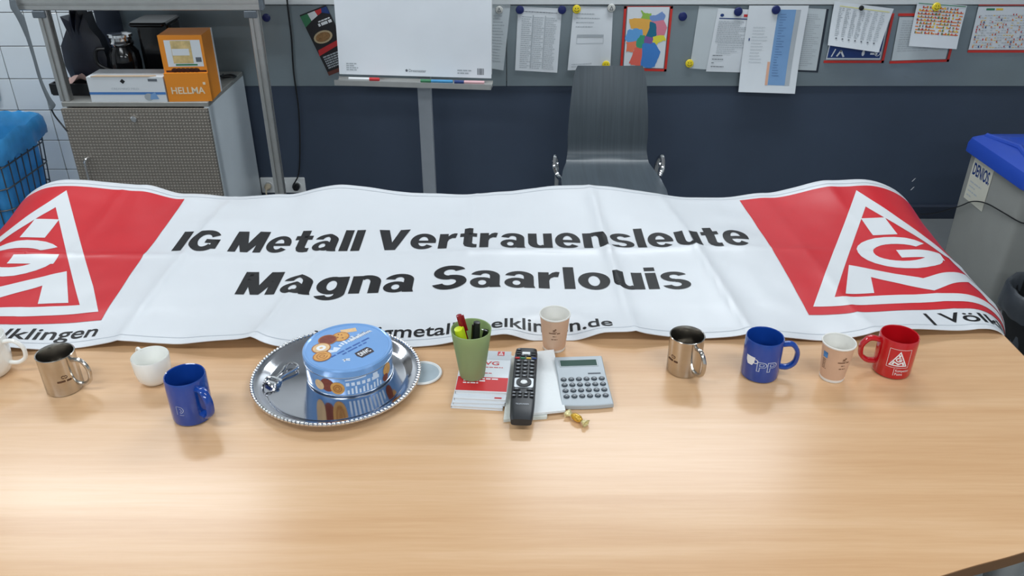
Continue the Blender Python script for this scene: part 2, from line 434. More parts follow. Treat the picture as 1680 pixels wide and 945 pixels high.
# ---- steel magnet board: two sheets with a seam
xs = ony(831, 100, D).x
mb = thing('magnet_board', 'long grey steel magnet board on the wall above the dark blue paint', 'board', (xs, D-.008, zb))
for a, b in ((XT+.11, xs-.0015), (xs+.0015, 3.55)):
    build('steel_sheet', Geo().rbox((a+b)/2-xs, (ztop-zb)/2, 0, b-a, ztop-zb, .006, .002, .001, 1, Rx(PI/2)@T(0, 0, 0)), STEELB, mb)
YB = D-.0145                                # front of the board

# ================================================================== sheets of paper on the board
class Sheet:
    """a paper between four pixel corners (tl, tr, br, bl) on a vertical plane, bending out from it"""
    def __init__(s, name, label, cat, corners, off, m=PAPER, curl=lambda a, b: 0.0, th=.0006, group='papers pinned to the steel board', yb=None):
        yb = YB if yb is None else yb
        s.c = [ony(x, y, yb-off) for x, y in corners]; s.curl = curl
        s.o = (s.c[0]+s.c[1]+s.c[2]+s.c[3])/4
        g = Geo()
        n = 14
        front = lambda a, b: s.at(a, b, .0)
        back = lambda a, b: s.at(a, b, -th)
        g.grid(front, n, n); g.grid(back, n, n)
        N = (n+1)*(n+1); ring = [i for i in range(n+1)]+[j*(n+1)+n for j in range(1, n+1)]+[n*(n+1)+i for i in range(n-1, -1, -1)]+[j*(n+1) for j in range(n-1, 0, -1)]
        g.f += [(ring[i], ring[(i+1) % len(ring)], ring[(i+1) % len(ring)]+N, ring[i]+N) for i in range(len(ring))]
        s.obj = build(name, g, m, loc=s.o, ang=50); tag(s.obj, label, cat, group)
        s.k = 0
    def at(s, a, b, d=.0008):
        tl, tr, br, bl = s.c
        p = (bl*(1-a)+br*a)*(1-b)+(tl*(1-a)+tr*a)*b-s.o
        p.y -= s.curl(a, b)+d; return p
    def prt(s, name, items, m, step=.1):
        s.k += 1; k = s.k
        return decal(name, items, m, s.obj, lambda a, b: s.at(a, b, .0004+.0003*k), step)
def magnet(px, py, r, m, label, off=.002, face=False, group='magnets on the steel board', y=None):
    p = ony(px, py, (YB if y is None else y)-off)
    t = thing('round_magnet', label, 'magnet', p, 0, group)
    M = Rx(PI/2)
    prof = [(0, 0), (r, 0), (r, .005), (r*.9, .0075), (r*.5, .0085), (0, .009)]
    build('cap', Geo().lathe(prof, 24, M), m, t)
    if face:
        mp = lambda a, b: (a*r, -.0094, b*r)
        it = [circ(-.3, .25, .1, .16, 8), circ(.3, .25, .1, .16, 8)]+arcband(0, .0, .62, .55, .12, PI*1.1, PI*1.9, 10)
        decal('smiley_print', it, INK, t, mp)
    elif m is MAGW:
        mp = lambda a, b: (a*r, -.0094, b*r)
        decal('emblem_print', stroke([(-.4, -.4), (0, .5), (.4, -.4), (-.4, -.4)], .16), INKD, t, mp)
    return t
rng = random.Random(3)
def lines(x0, x1, y0, y1, n, h, fill=(.6, 1.0)):
    out = []
    for i in range(n):
        y = y1-(y1-y0)*i/max(1, n-1); out += words(x0, x1, y, h, rng, rng.uniform(*fill))
    return out

# sheet half behind the flip chart
s = Sheet('paper_sheet', 'white sheet with faint print mostly hidden behind the flip chart', 'paper', [(778, 4), (838, 4), (826, 115), (775, 108)], .002, PAPERG, lambda a, b: .006*a*(1-b))
s.prt('printed_lines', lines(.55, .9, .12, .8, 16, .012), INKG)
magnet(819, 16, .017, MAGW, 'pale grey magnet with emblem on the sheet behind the flip chart', .004)
# three column list
s = Sheet('paper_sheet', 'white printed list in three columns under two dark blue magnets', 'paper', [(850, 10), (922, 14), (914, 119), (845, 115)], .002, PAPER, lambda a, b: .004*(1-b)**2)
for c0 in (.1, .38, .66): s.prt('printed_column', lines(c0, c0+.25, .05, .84, 26, .011, (.7, 1)), INKG)
s.prt('column_band', [rect(.345, .05, .37, .88), rect(.63, .05, .65, .88)], INKG); s.prt('title_line', words(.1, .9, .92, .012, rng), INKD)
magnet(853, 16, .0185, MAGB, 'dark blue magnet on the top left corner of the three column list', .004)
magnet(922, 16, .0185, MAGB, 'dark blue magnet on the top right corner of the three column list', .004)
# letter with grey table
s = Sheet('paper_sheet', 'wrinkled white letter with a grey table block above the chair back', 'paper', [(941, 10), (1006, 12), (1001, 112), (931, 115)], .002, PAPER, lambda a, b: .004*math.sin(7*a+3*b)*(1-b)+.004*(1-b))
s.prt('printed_lines', lines(.1, .75, .68, .88, 4, .014), INKG); s.prt('table_block', [rect(.15, .52, .8, .565), rect(.15, .42, .8, .428), rect(.15, .42, .158, .56), rect(.792, .42, .8, .56)], INKG)
s.prt('footer_lines', lines(.08, .7, .05, .09, 2, .012), INKG)
magnet(946, 15, .019, MAGY, 'yellow smiley magnet at the top left of the wrinkled letter', .005, True)
magnet(1003, 13, .018, MAGW, 'white emblem magnet at the top right of the wrinkled letter', .005)
magnet(994, 106, .018, MAGY, 'yellow smiley magnet at the foot of the wrinkled letter', .008, True)
# map in a red frame
def framed(name, label, corners, off, sides, w=.011, cat='picture frame'):
    c = [ony(x, y, YB-off) for x, y in corners]; o = (c[0]+c[1]+c[2]+c[3])/4
    t = thing(name, label, cat, o, 0, 'red frames on the steel board')
    for k in sides:
        a, b = c[k]-o, c[(k+1) % 4]-o; inn = -((a+b)/2).normalized()
        e = (b-a).normalized(); nrm = Vector((0, 1, 0)).cross(e); 
        if nrm.dot(inn) < 0: nrm = -nrm
        Y = Vector((0, -.004, 0))
        vs = [a, b, b+nrm*w, a+nrm*w]; vs = [p for p in vs]+[p+Y for p in vs]
        build('frame_bar', Geo().add(vs, [(0, 1, 2, 3), (4, 5, 6, 7), (0, 1, 5, 4), (1, 2, 6, 5), (2, 3, 7, 6), (3, 0, 4, 7)]), FRAMER, t)
    tl, tr, br, bl = [p-o for p in c]
    def at(a, b, d=0):
        p = (bl*(1-a)+br*a)*(1-b)+(tl*(1-a)+tr*a)*b; return p+Vector((0, -.0015-d, 0))
    return t, at
t, at = framed('map_frame', 'coloured map of federal states in a red plastic frame', [(1024, 10), (1104, 10), (1093, 117), (1017, 115)], .001, (0, 1, 2, 3))
# the upper bar of this frame is white: cover sheet reaches the top edge
decal('map_sheet', [rect(.07, .05, .93, .99)], PAPER, t, lambda a, b: at(a, b, .0028), .1)
M2 = lambda a, b: at(a, b, .0034)
def blob(pts, jit=.012, k=3):
    r = random.Random(len(pts)*7+int(pts[0][0]*100)); out = []
    n = len(pts)
    for i in range(n):
        (ax, ay), (bx, by) = pts[i], pts[(i+1) % n]
        for j in range(k):
            f = j/k; out.append((ax+(bx-ax)*f+(r.uniform(-jit, jit) if j else 0), ay+(by-ay)*f+(r.uniform(-jit, jit) if j else 0)))
    return out
mp_cols = {'lime': (150, 190, 80), 'ochre': (235, 176, 80), 'periwinkle': (120, 150, 205), 'pink': (222, 130, 150), 'teal': (30, 110, 140),
           'lemon': (232, 222, 70), 'sky': (100, 165, 225), 'jade': (60, 160, 120), 'plum': (130, 90, 160), 'coral': (240, 130, 95), 'salmon': (232, 105, 90), 'azure': (66, 130, 205)}
regions = [('lime', [(.36, .93), (.45, .89), (.55, .89), (.55, .81), (.47, .78), (.38, .8), (.4, .87)]),
           ('periwinkle', [(.56, .85), (.66, .86), (.78, .91), (.84, .86), (.82, .79), (.7, .76), (.58, .77)]),
           ('ochre', [(.16, .79), (.3, .8), (.46, .79), (.56, .77), (.55, .64), (.48, .55), (.42, .55), (.38, .66), (.2, .67)]),
           ('pink', [(.6, .76), (.82, .78), (.9, .68), (.86, .57), (.7, .58), (.68, .66)]),
           ('teal', [(.56, .75), (.67, .72), (.7, .58), (.66, .52), (.5, .54), (.55, .64)]),
           ('sky', [(.12, .62), (.24, .65), (.38, .64), (.4, .54), (.28, .47), (.14, .46), (.08, .52)]),
           ('jade', [(.38, .55), (.46, .55), (.47, .45), (.44, .36), (.32, .38), (.32, .47)]),
           ('plum', [(.48, .54), (.64, .52), (.66, .44), (.56, .42), (.48, .45)]),
           ('lemon', [(.66, .53), (.86, .55), (.9, .48), (.78, .46), (.72, .42), (.67, .44)]),
           ('coral', [(.1, .44), (.28, .46), (.3, .38), (.24, .31), (.12, .31), (.12, .38)]),
           ('salmon', [(.28, .34), (.44, .34), (.46, .2), (.42, .1), (.24, .11), (.2, .14), (.26, .26)]),
           ('azure', [(.46, .4), (.56, .41), (.68, .42), (.8, .3), (.76, .2), (.72, .1), (.62, .08), (.46, .11), (.47, .24)])]
for nm, pts in regions:
    cx_ = sum(p[0] for p in pts)/len(pts); cy_ = sum(p[1] for p in pts)/len(pts); pts = [(cx_+(x-cx_)*1.17, cy_+(y-cy_)*1.17) for x, y in pts]
    decal('map_region', [blob(pts)], mat('map_'+nm, srgb(*mp_cols[nm]), .5, var=.02), t, lambda a, b, k=len(t.children): at(a, b, .0034+.00004*k))
magnet(1120, 27, .0195, MAGB, 'single dark blue magnet on bare steel right of the red framed map', .0)
# group of overlapping sheets
s = Sheet('paper_sheet', 'blank off-white sheet held by a yellow smiley magnet, leftmost of the overlapping sheets', 'paper', [(1147, 10), (1205, 14), (1196, 116), (1131, 112)], .002, PAPERG, lambda a, b: .003*(1-b))
magnet(1131, 104, .019, MAGY, 'yellow smiley magnet at the lower corner of the blank off-white sheet', .006, True)
s = Sheet('paper_sheet', 'white form with small crest and dark rule beside the blue striped sheet', 'paper', [(1178, 14), (1240, 16), (1232, 119), (1158, 117)], .006, PAPER, lambda a, b: .003*(1-b))
s.prt('crest_print', [circ(.14, .9, .05, .025, 12)], INKDB); s.prt('rule', [rect(.08, .845, .98, .86)], INKDB); s.prt('red_print', [rect(.7, .885, .95, .925)], INKR)
s.prt('printed_lines', lines(.08, .95, .48, .8, 12, .014), INKG); s.prt('small_table', lines(.15, .9, .3, .46, 6, .012, (.4, .9)), INKG); s.prt('footer_lines', lines(.08, .7, .08, .26, 4, .012, (.1, .5)), INKD)
magnet(1211, 19, .0195, MAGB, 'dark blue magnet at the top of the white form with crest', .009)
s = Sheet('backed_sheet', 'dark backed sheet of grey print at the right of the overlapping sheets', 'paper', [(1300, 12), (1360, 15), (1342, 119), (1290, 117)], .001, mat('dark_backing', srgb(40, 48, 60), .5), lambda a, b: 0, .002)
s.prt('paper_face', [rect(.0, .03, .93, 1)], PAPERG, .1); s.prt('printed_lines', lines(.3, .85, .1, .9, 26, .012), INKG)
s = Sheet('paper_sheet', 'long white sheet with a wide blue column curling at its foot', 'paper', [(1229, 9), (1327, 9), (1301, 151), (1209, 148)], .012, PAPER, lambda a, b: .002+.028*(1-b)**3)
s.prt('blue_column', [rect(.5, .09, .8, .955)], INKB); s.prt('grey_column', [rect(.8, .09, .88, .955)], INKG); s.prt('orange_mark', [rect(.45, .09, .495, .36)], mat('print_apricot', srgb(226, 176, 150), .5))
s.prt('printed_lines', lines(.12, .4, .35, .75, 12, .006, (.4, 1)), INKG); s.prt('ink_mark', [rect(.07, .6, .09, .63)], INKDB); s.prt('column_print', lines(.55, .78, .2, .9, 24, .004, (.2, .6)), INKDB)
magnet(1273, 16, .0195, MAGB, 'dark blue magnet at the top of the long blue striped sheet', .016)
# calendar over blue poster in red frame
t, at = framed('poster_frame', 'red framed dark blue poster half hidden by a tilted white calendar', [(1372, 17), (1467, 22), (1449, 103), (1351, 103)], .001, (1, 2))
decal('poster_sheet', [rect(.02, .07, .93, .98)], PAPER, t, lambda a, b: at(a, b, .0028), .1)
decal('poster_blue', [rect(.035, .1, .915, .96)], INKDB, t, lambda a, b: at(a, b, .0034), .1)
decal('poster_marks', stroke([(.1, .13), (.14, .27)], .02)+stroke([(.19, .14), (.24, .24), (.3, .13)], .03)+[circ(.62, .2, .025, .06, 10)]+[rect(.74, .17, .86, .21)]+arcband(.86, .2, .05, .06, .012, 0, 2*PI, 12), INKW, t, lambda a, b: at(a, b, .004))
s = Sheet('calendar_sheet', 'tilted white month calendar of grey columns under a small black magnet', 'calendar', [(1369, 2), (1466, 14), (1438, 84), (1355, 72)], .012, PAPER, lambda a, b: .004+.022*(1-b)**2)
s.prt('yellow_band', [rect(.1, .9, .95, .925)], mat('print_pale_yellow', srgb(225, 222, 160), .5))
for k in range(7): s.prt('date_column', lines(.1+k*.12, .19+k*.12, .24, .86, 16, .018, (.6, 1)), INKG, None); 
s.prt('date_marks', [rect(.12+k*.12, .17, .15+k*.12, .2) for k in range(7)], INKD, None)
magnet(1413, 13, .011, mat('black_magnet', srgb(25, 27, 30), .35), 'small black magnet holding the tilted white calendar', .018)
# red framed white note and colour calendar
t, at = framed('note_frame', 'red framed white notice behind the orange and yellow calendar', [(1474, 22), (1577, 22), (1556, 101), (1459, 104)], .001, (0, 1, 2))
decal('notice_sheet', [rect(.02, .06, .93, .93)], PAPERG, t, lambda a, b: at(a, b, .0028), .1)
decal('printed_lines', lines(.08, .85, .25, .85, 14, .014), INKG, t, lambda a, b: at(a, b, .0034))
s = Sheet('calendar_sheet', 'white calendar with orange and yellow date grid under a yellow magnet', 'calendar', [(1505, 3), (1586, 9), (1566, 79), (1488, 74)], .012, PAPER, lambda a, b: .004+.016*(1-b)**2)
for c_, nm in ((INKO, 'orange_cells'), (INKY, 'yellow_cells'), (INKD, 'dark_cells'), (INKR, 'red_cells'), (INKGR, 'green_cells')):
    it = []
    for i in range(13):
        for j in range(9):
            if rng.random() < {'orange_cells': .8, 'yellow_cells': .55, 'dark_cells': .4, 'red_cells': .4, 'green_cells': .15}[nm]:
                x = .05+i*.07; y = .3+j*.072; w = {'orange_cells': (.066, .026), 'yellow_cells': (.034, .05)}.get(nm, (.02, .05))
                x += rng.uniform(0, .02); it.append(rect(x, y, x+w[0], y+w[1]))
    s.prt(nm, it, c_, None)
s.prt('green_band', [rect(.02, .965, .98, .985)], INKGR)
magnet(1536, 11, .019, MAGY, 'yellow smiley magnet at the top of the orange date calendar', .017, True)
t, at = framed('wall_planner', 'red framed year planner of red and yellow cells at the right edge', [(1606, 5), (1720, 5), (1704, 86), (1587, 86)], .001, (0, 2, 1))
decal('planner_sheet', [rect(.0, .06, .95, .93)], PAPER, t, lambda a, b: at(a, b, .0028), .1)
for c_, pr, k in ((INKR, .16, 0), (INKY, .36, 1), (INKO, .10, 2), (INKG, .6, 3), (INKDB, .03, 4)):
    it = []
    for i in range(22):
        for j in range(14):
            if rng.random() < pr:
                x = .04+i*.04; y = .1+j*.05; it.append(rect(x, y, x+(.03 if k in (1, 3) else .016), y+(.014 if k in (1, 3) else .042)))
    decal('planner_cells', it, c_, t, lambda a, b, k=k: at(a, b, .0034+.0003*k))
decal('planner_heading', [rect(.12, .86, .24, .9)], INKGR, t, lambda a, b: at(a, b, .0035)); decal('planner_heading', [rect(.26, .86, .36, .9)], INKY, t, lambda a, b: at(a, b, .0035))

# dark pizza flyer left of the flip chart
s = Sheet('menu_flyer', 'black restaurant flyer with green white red corner pinned askew on the board', 'flyer', [(491.5, 25), (534.5, 8), (583, 107), (540, 124)], .002, mat('flyer_black', srgb(34, 32, 36), .4), lambda a, b: .003*a)
s.prt('green_flag', [[(0, .98), (.28, .98), (.3, .86), (0, .8)]], INKGR); s.prt('white_flag', [[(.28, .98), (.55, .98), (.58, .9), (.3, .86)]], INKW)
s.prt('red_flag', [[(.55, .98), (.8, .98), (.75, .92), (.58, .9)]], INKR); s.prt('blue_corner', [[(.8, .98), (1, .98), (1, .86), (.75, .92)]], INKDB)
s.prt('title_print', words(.45, .95, .74, .045, rng)+words(.5, .95, .8, .02, rng), INKW)
s.prt('plate_print', [circ(.42, .58, .34, .095, 20)], mat('print_cream', srgb(196, 176, 140), .5)); s.prt('pizza_print', [circ(.42, .58, .27, .07, 20)], mat('print_crust', srgb(150, 110, 66), .5, var=.3, nscale=120))
s.prt('red_band', [[(.05, .42), (1, .47), (1, .4), (.0, .33)]], INKR)
s.prt('menu_text', lines(.1, .95, .1, .28, 6, .022), INKG)
s.prt('food_strip', [rect(.0, .0, 1, .06)], mat('print_brown', srgb(110, 60, 50), .5))

# ================================================================== flip chart
FL = ony(555, 130, 3.62); FR = ony(808, 139, 3.56)
zt0 = (FL.z+FR.z)/2+.012; fw = (Vector((FR.x, FR.y))-Vector((FL.x, FL.y))).length
fa = math.atan2(FR.y-FL.y, FR.x-FL.x)
fc = Vector(((FL.x+FR.x)/2, (FL.y+FR.y)/2, 0))
fl = thing('flip_chart', 'white paper flip chart on a grey pole in front of the wall', 'flip chart', fc, fa)
tilt = Ry(0)@T(0, 0, zt0)@Ry(math.radians(.35))@Rx(math.radians(-4))
build('board', Geo().rbox(0, 0, 0, fw-.01, 1.0, .018, .01, .003, 4, tilt@T(0, .03, .52)@Rx(PI/2)), WHITEP, fl)
pm = lambda a, b, d=.0: tilt@Vector(((a-.5)*(fw-.012), .004-d+.003*math.sin(9*b+2*a)*(1-b), .012+b*.98))
g = Geo().grid(lambda a, b: pm(a, b), 16, 24); g.grid(lambda a, b: pm(a, b)+Vector((0, .006, 0)), 16, 24)
n_, m_ = 17, 25; N = n_*m_
rg = [i for i in range(17)]+[j*17+16 for j in range(1, 25)]+[24*17+i for i in range(15, -1, -1)]+[j*17 for j in range(23, 0, -1)]
g.f += [(rg[i], rg[(i+1) % len(rg)], rg[(i+1) % len(rg)]+N, rg[i]+N) for i in range(len(rg))]
pad = build('paper_pad', g, mat('flip_paper', srgb(236, 241, 247), .55, var=.015), fl)
pd = lambda a, b: pm(a, b, .001)
decal('maker_mark', [circ(.447, .024, .008, .006, 10)]+[text_polys('Dreamaster', .462, .018, .575, .012)], INKD, pad, pd)
decal('small_print', lines(.05, .13, .018, .045, 4, .005), INKG, pad, pd)
decal('small_print', lines(.78, .9, .016, .028, 2, .006), INKG, pad, pd)
decal('barcode', [rect(.91+i*.0062, .014, .91+i*.0062+rng.choice((.0022, .004)), .042) for i in range(7)], INKD, pad, pd)
build('pen_tray', Geo().prism([(-.062, -.024), (.02, -.024), (.02, .0), (.012, .0), (.012, -.008), (-.052, -.013), (-.055, -.002), (-.062, -.002)], -fw/2, fw/2, 0,
      tilt@Matrix(((0, 0, 1, 0), (1, 0, 0, 0), (0, 1, 0, 0), (0, 0, 0, 1)))), ALU, fl)
pcx = (ony(694, 230, fc.y).x-fc.x)+.002
build('pole', Geo().rbox(pcx, .09, .02, .062, .03, 1.75, .006, .001), mat('grey_pole', srgb(170, 176, 184), .4, .3), fl)
g = Geo()
for a in (-.45, .45, PI-.45, PI+.45): g.rbox(.15, 0, .0, .30, .05, .03, .01, .004, 4, T(pcx, .09, 0)@Rz(a))
build('foot', g, GREYP, fl)
# markers in the tray
def marker(a0, a1, mb_, mc, label, capright=True):
    L = (a1-a0)*fw; x0 = (a0-.5)*fw
    M = Matrix.Translation(fc)@Rz(fa)@tilt@T(x0, -.040, .002)
    o = thing('marker_pen', label, 'pen', M.translation, fa, 'marker pens in the flip chart tray')
    R_ = Ry(PI/2)
    k = .68
    if capright: b0, b1, c0, c1 = 0, k*L, k*L, L
    else: b0, b1, c0, c1 = (1-k)*L, L, 0, (1-k)*L
    build('barrel', Geo().lathe([(.005, b0), (.0068, b0+.002), (.0068, b1)], 12, R_), mb_, o)
    build('cap', Geo().lathe([(.0074, c0), (.0074, c1-.002), (.006, c1)], 12, R_), mc, o)
marker(.085, .285, INKW, INKR, 'white marker pen with red cap in flip chart tray')
marker(.55, .755, mat('marker_sky', srgb(70, 150, 200), .4), INKGR, 'light blue marker pen with green cap in flip chart tray', False)
marker(.765, .955, mat('marker_pink', srgb(225, 180, 185), .4), INKDB, 'pale pink marker pen with dark blue cap in flip chart tray', False)

# ================================================================== cabinet, rack and what stands there
zc = .764; cy0 = 3.385; cy1 = 3.885; cx0 = -1.885; cx1 = -1.270
cb = thing('steel_cabinet', 'low cabinet with studded steel door and white side panel', 'cabinet', ((cx0+cx1)/2, cy0, 0))
hw = (cx1-cx0)/2
CABW = mat('cabinet_white', srgb(205, 214, 220), .4, var=.03)
build('side_panel', Geo().box(hw-.02, hw, .0, .5, .02, zc-.0201), CABW, cb)
build('side_panel', Geo().box(-hw, -hw+.02, .0, .5, .02, zc-.0201), CABW, cb)
build('back_panel', Geo().box(-hw+.02, hw-.02, .48, .5, .02, zc-.0201), CABW, cb)
build('top_panel', Geo().rbox(0, .25, zc-.02, 2*hw, .5, .02, .004, .002), mat('cabinet_top', srgb(150, 150, 146), .5, .3, var=.1, nscale=20), cb)
build('plinth', Geo().box(-hw+.01, hw-.01, .03, .47, 0, .019), GREYP, cb)
door = build('door', Geo().box(-hw+.003, hw-.003, -.02, -.001, .03, zc-.024), STUD, cb)
build('lock', Geo().lathe([(.013, 0), (.013, .006), (.009, .009), (0, .009)], 20, T(-.008, -.02, zc-.065)@Rx(PI/2)), CHROME, door)
hp = ony(147, 255, cy0)
build('handle', Geo().tube(smooth([(hp.x-cb.location.x+.01, -.02, hp.z), (hp.x-cb.location.x, -.045, hp.z-.006), (hp.x-cb.location.x-.004, -.048, hp.z-.04), (hp.x-cb.location.x-.004, -.048, hp.z-.12), (hp.x-cb.location.x, -.045, hp.z-.155), (hp.x-cb.location.x+.01, -.02, hp.z-.16)], 5), .005, 8), CHROME, door)

def tslot(w, L, d=.007, s=.009):
    h = w/2; q = s/2; c = .003
    pts = []
    for k in range(4):
        a = PI/2*k; ca, sa = round(math.cos(a)), round(math.sin(a))
        for x, y in ((h, -h+c), (h, -q), (h-d, -q), (h-d, q), (h, q), (h, h-c), (h-c, h)):
            pts.append((x*ca-y*sa, x*sa+y*ca))
    return pts
ry = 3.415
rk = thing('profile_rack', 'aluminium profile rack with shelf standing over the steel cabinet', 'rack', (-1.43, ry, 0))
xl, xr = -1.872+1.43, -1.031+1.43
zbm = ony(300, 17, ry-.02).z
prof = tslot(.040, 0)
build('post', Geo().prism(prof, zc+.001, zbm, 0, T(xl, .0, 0)), ALU, rk)
build('post', Geo().prism(prof, 0.0, zbm, 0, T(xr, .0, 0)), ALU, rk)
for x in (xl, xr): build('bracket', Geo().rbox(x-.008, -.005, zbm-.028, .05, .052, .027, .004, .002), GREYP, rk)
XR = Matrix(((0, 0, 1, 0), (1, 0, 0, 0), (0, 1, 0, 0), (0, 0, 0, 1)))
build('beam', Geo().prism(tslot(.045, 0), xl-.10, xr+.03, 0, T(0, -.002, zbm+.0225)@XR), ALU, rk)
build('end_cap', Geo().rbox(xl-.106, -.002, zbm-.001, .012, .048, .047, .004, .002), GREYP, rk)
build('end_cap', Geo().rbox(xr+.036, -.002, zbm-.001, .012, .048, .047, .004, .002), GREYP, rk)
build('shelf_panel', Geo().rbox(0, .215, zbm+.0455, xr-xl+.13, .43, .018, .004, .002), mat('shelf_grey', srgb(150, 152, 154), .5), rk)
# grey strap hanging from the beam
pts = [ony(x, y, 3.37) for x, y in ((20, 0), (24, 14), (34, 30), (46, 62), (56, 95), (66, 130), (78, 158), (86, 172), (84, 180))]
g = Geo(); W_ = [.012, .016, .016, .009, .007, .007, .010, .014, .006]
sp = smooth(pts, 4); ws = [W_[min(8, int(i/4))]*(1-(i % 4)/4)+W_[min(8, int(i/4)+1)]*((i % 4)/4) for i in range(len(sp))]
g.rings([[tuple(p+Vector((-w, 0, 0))), tuple(p+Vector((0, -.003, 0))), tuple(p+Vector((w, 0, 0))), tuple(p+Vector((0, .003, 0)))] for p, w in zip(sp, ws)])
st = worldbuild('hanging_strap', g, mat('grey_strap', srgb(112, 120, 126), .6), pts[0]); tag(st, 'grey strap hanging from the left end of the rack beam', 'strap')
tp = [ony(x, y, 3.37) for x, y in ((84, 179), (90, 190), (101, 204), (112, 214))]; tp[-1].y = 3.36
build('thin_tail', Geo().tube([tuple(p-pts[0]) for p in smooth(tp, 4)], .0035, 6), BLACK, st)

# white carton
bl = onz(151, 167.5, zc); br = onz(275, 167.5, zc); wbx = br.x-bl.x
wx = thing('coffee_carton', 'white carton with blue stripe lying on the cabinet', 'carton', ((bl.x+br.x)/2, bl.y, zc+.0005))
CART = mat('carton_white', srgb(220, 224, 228), .5, var=.02)
h = .104; d = .13
build('carton_body', Geo().box(-wbx/2, wbx/2, 0, d, 0, h), CART, wx)
build('torn_flap', Geo().prism([(-wbx/2+.02, -.002), (wbx/2-.06, -.001), (wbx/2-.03, .012), (wbx/2-.04, .02), (-.05, .016), (-wbx/2+.04, .022)], h+.0005, h+.004), mat('carton_brown', srgb(196, 172, 146), .7), wx)
fm = lambda a, b: ((a-.5)*wbx, -.0006, b*h)
decal('blue_stripe', [rect(0, .3, 1, .4)], mat('stripe_blue', srgb(70, 125, 190), .5), wx, fm)
decal('diamond_mark', [[(.43, .83), (.465, .93), (.50, .83), (.465, .73)]], INK, wx, fm); decal('weight_mark', [rect(.8, .83, .92, .93)], INKD, wx, fm)
decal('carton_print', [text_polys('CREAMINO MILD', .3, .5, .66, .07)], INKG, wx, fm)
decal('cup_picture', [circ(.77, .2, .06, .15, 14)], mat('print_silver', srgb(170, 176, 180), .4), wx, lambda a, b: ((a-.5)*wbx, -.0008, b*h)); decal('cup_picture_blue', [[(.78, .1), (.9, .12), (.86, .4), (.8, .3)]], INKB, wx, lambda a, b: ((a-.5)*wbx, -.0010, b*h))

# orange dispenser carton
ORG = mat('carton_orange', srgb(236, 144, 38), .5, var=.03)
bl = onz(278, 167, zc); br = onz(348, 166, zc); ow = br.x-bl.x; oh = .268; od = .16
ox = thing('sugar_carton', 'orange dispenser carton with white lettering standing on the cabinet', 'carton', ((bl.x+br.x)/2, bl.y+.004, zc+.0005), math.radians(3))
build('carton_body', Geo().box(-ow/2, ow/2, .012, od, 0, oh), ORG, ox)
build('tray_front', Geo().box(-ow/2-.001, ow/2+.001, 0, .0115, 0, oh*.44), ORG, ox)
build('white_edge', Geo().box(ow/2, ow/2+.002, od-.014, od, 0, oh), CART, ox)
fo = lambda a, b: ((a-.5)*ow, .0114, b*oh); f2 = lambda a, b: ((a-.5)*ow, -.0006, b*oh)
decal('opening', [rect(.05, .445, .98, .475)]+[circ(.25+i*.1, .475, .08, .035, 10) for i in range(6)], mat('sachet_brown', srgb(70, 30, 16), .5, var=.5, nscale=90), ox, fo)
decal('product_label', [rect(.12, .53, .94, .93)], PAPER, ox, lambda a, b: ((a-.5)*ow, .0116, b*oh))
decal('label_picture', [rect(.26, .58, .72, .92)], mat('print_sand', srgb(214, 188, 130), .5, var=.2, nscale=40), ox, lambda a, b: ((a-.5)*ow, .0112, b*oh)); decal('label_white', [rect(.27, .7, .66, .8)], PAPER, ox, lambda a, b: ((a-.5)*ow, .0108, b*oh))
decal('label_rule', [rect(.3, .545, .8, .57)], INKGR, ox, lambda a, b: ((a-.5)*ow, .0110, b*oh)); decal('label_code', [rect(.78, .6, .91, .67)], INKD, ox, lambda a, b: ((a-.5)*ow, .0110, b*oh))
decal('lettering', [text_polys('HELLMA', .10, .12, .88, .105, .02)]+[[(.86, .26), (.92, .26), (.92, .3), (.86, .3)]], mat('print_cream_white', srgb(238, 220, 190), .5), ox, f2)

# coffee maker: dark body, steel jug
kx = ony(205, 120, 3.66).x+.095
km = thing('coffee_maker', 'black coffee maker with steel jug behind the white carton', 'coffee maker', (kx, 3.66, zc+.0005))
build('base', Geo().rbox(0, .02, 0, .27, .20, .045, .03, .004), BLACK, km)
build('tower', Geo().rbox(.07, .06, .045, .15, .13, .215, .02, .004), BLACKG, km)
build('water_lid', Geo().rbox(.07, .03, .26, .16, .19, .018, .02, .006), BLACKG, km)
jug = build('jug', Geo().lathe([(0, .046), (.05, .046), (.062, .055), (.066, .11), (.062, .15), (.045, .175), (.043, .185), (0, .185)], 32, T(-.07, -.02, 0)), BLACKG, km)
build('jug_collar', Geo().lathe([(.046, .176), (.050, .180), (.052, .19), (.045, .20), (.046, .21), (.052, .216), (.05, .226), (.03, .232), (.0, .233)], 32, T(-.07, -.02, 0)), CHROME, km)
build('jug_handle', Geo().tube(smooth([(-.13, -.06, .17), (-.165, -.07, .165), (-.17, -.07, .11), (-.13, -.06, .08)], 5), .008, 8), BLACK, km)
# dark tray below the coffee maker's front, shreds of paper
bx_ = thing('black_tray', 'flat black tray behind the white carton on the cabinet', 'tray', (onz(170, 140, zc).x-.02, 3.475, zc+.0005))
bx_.location.y = 3.535
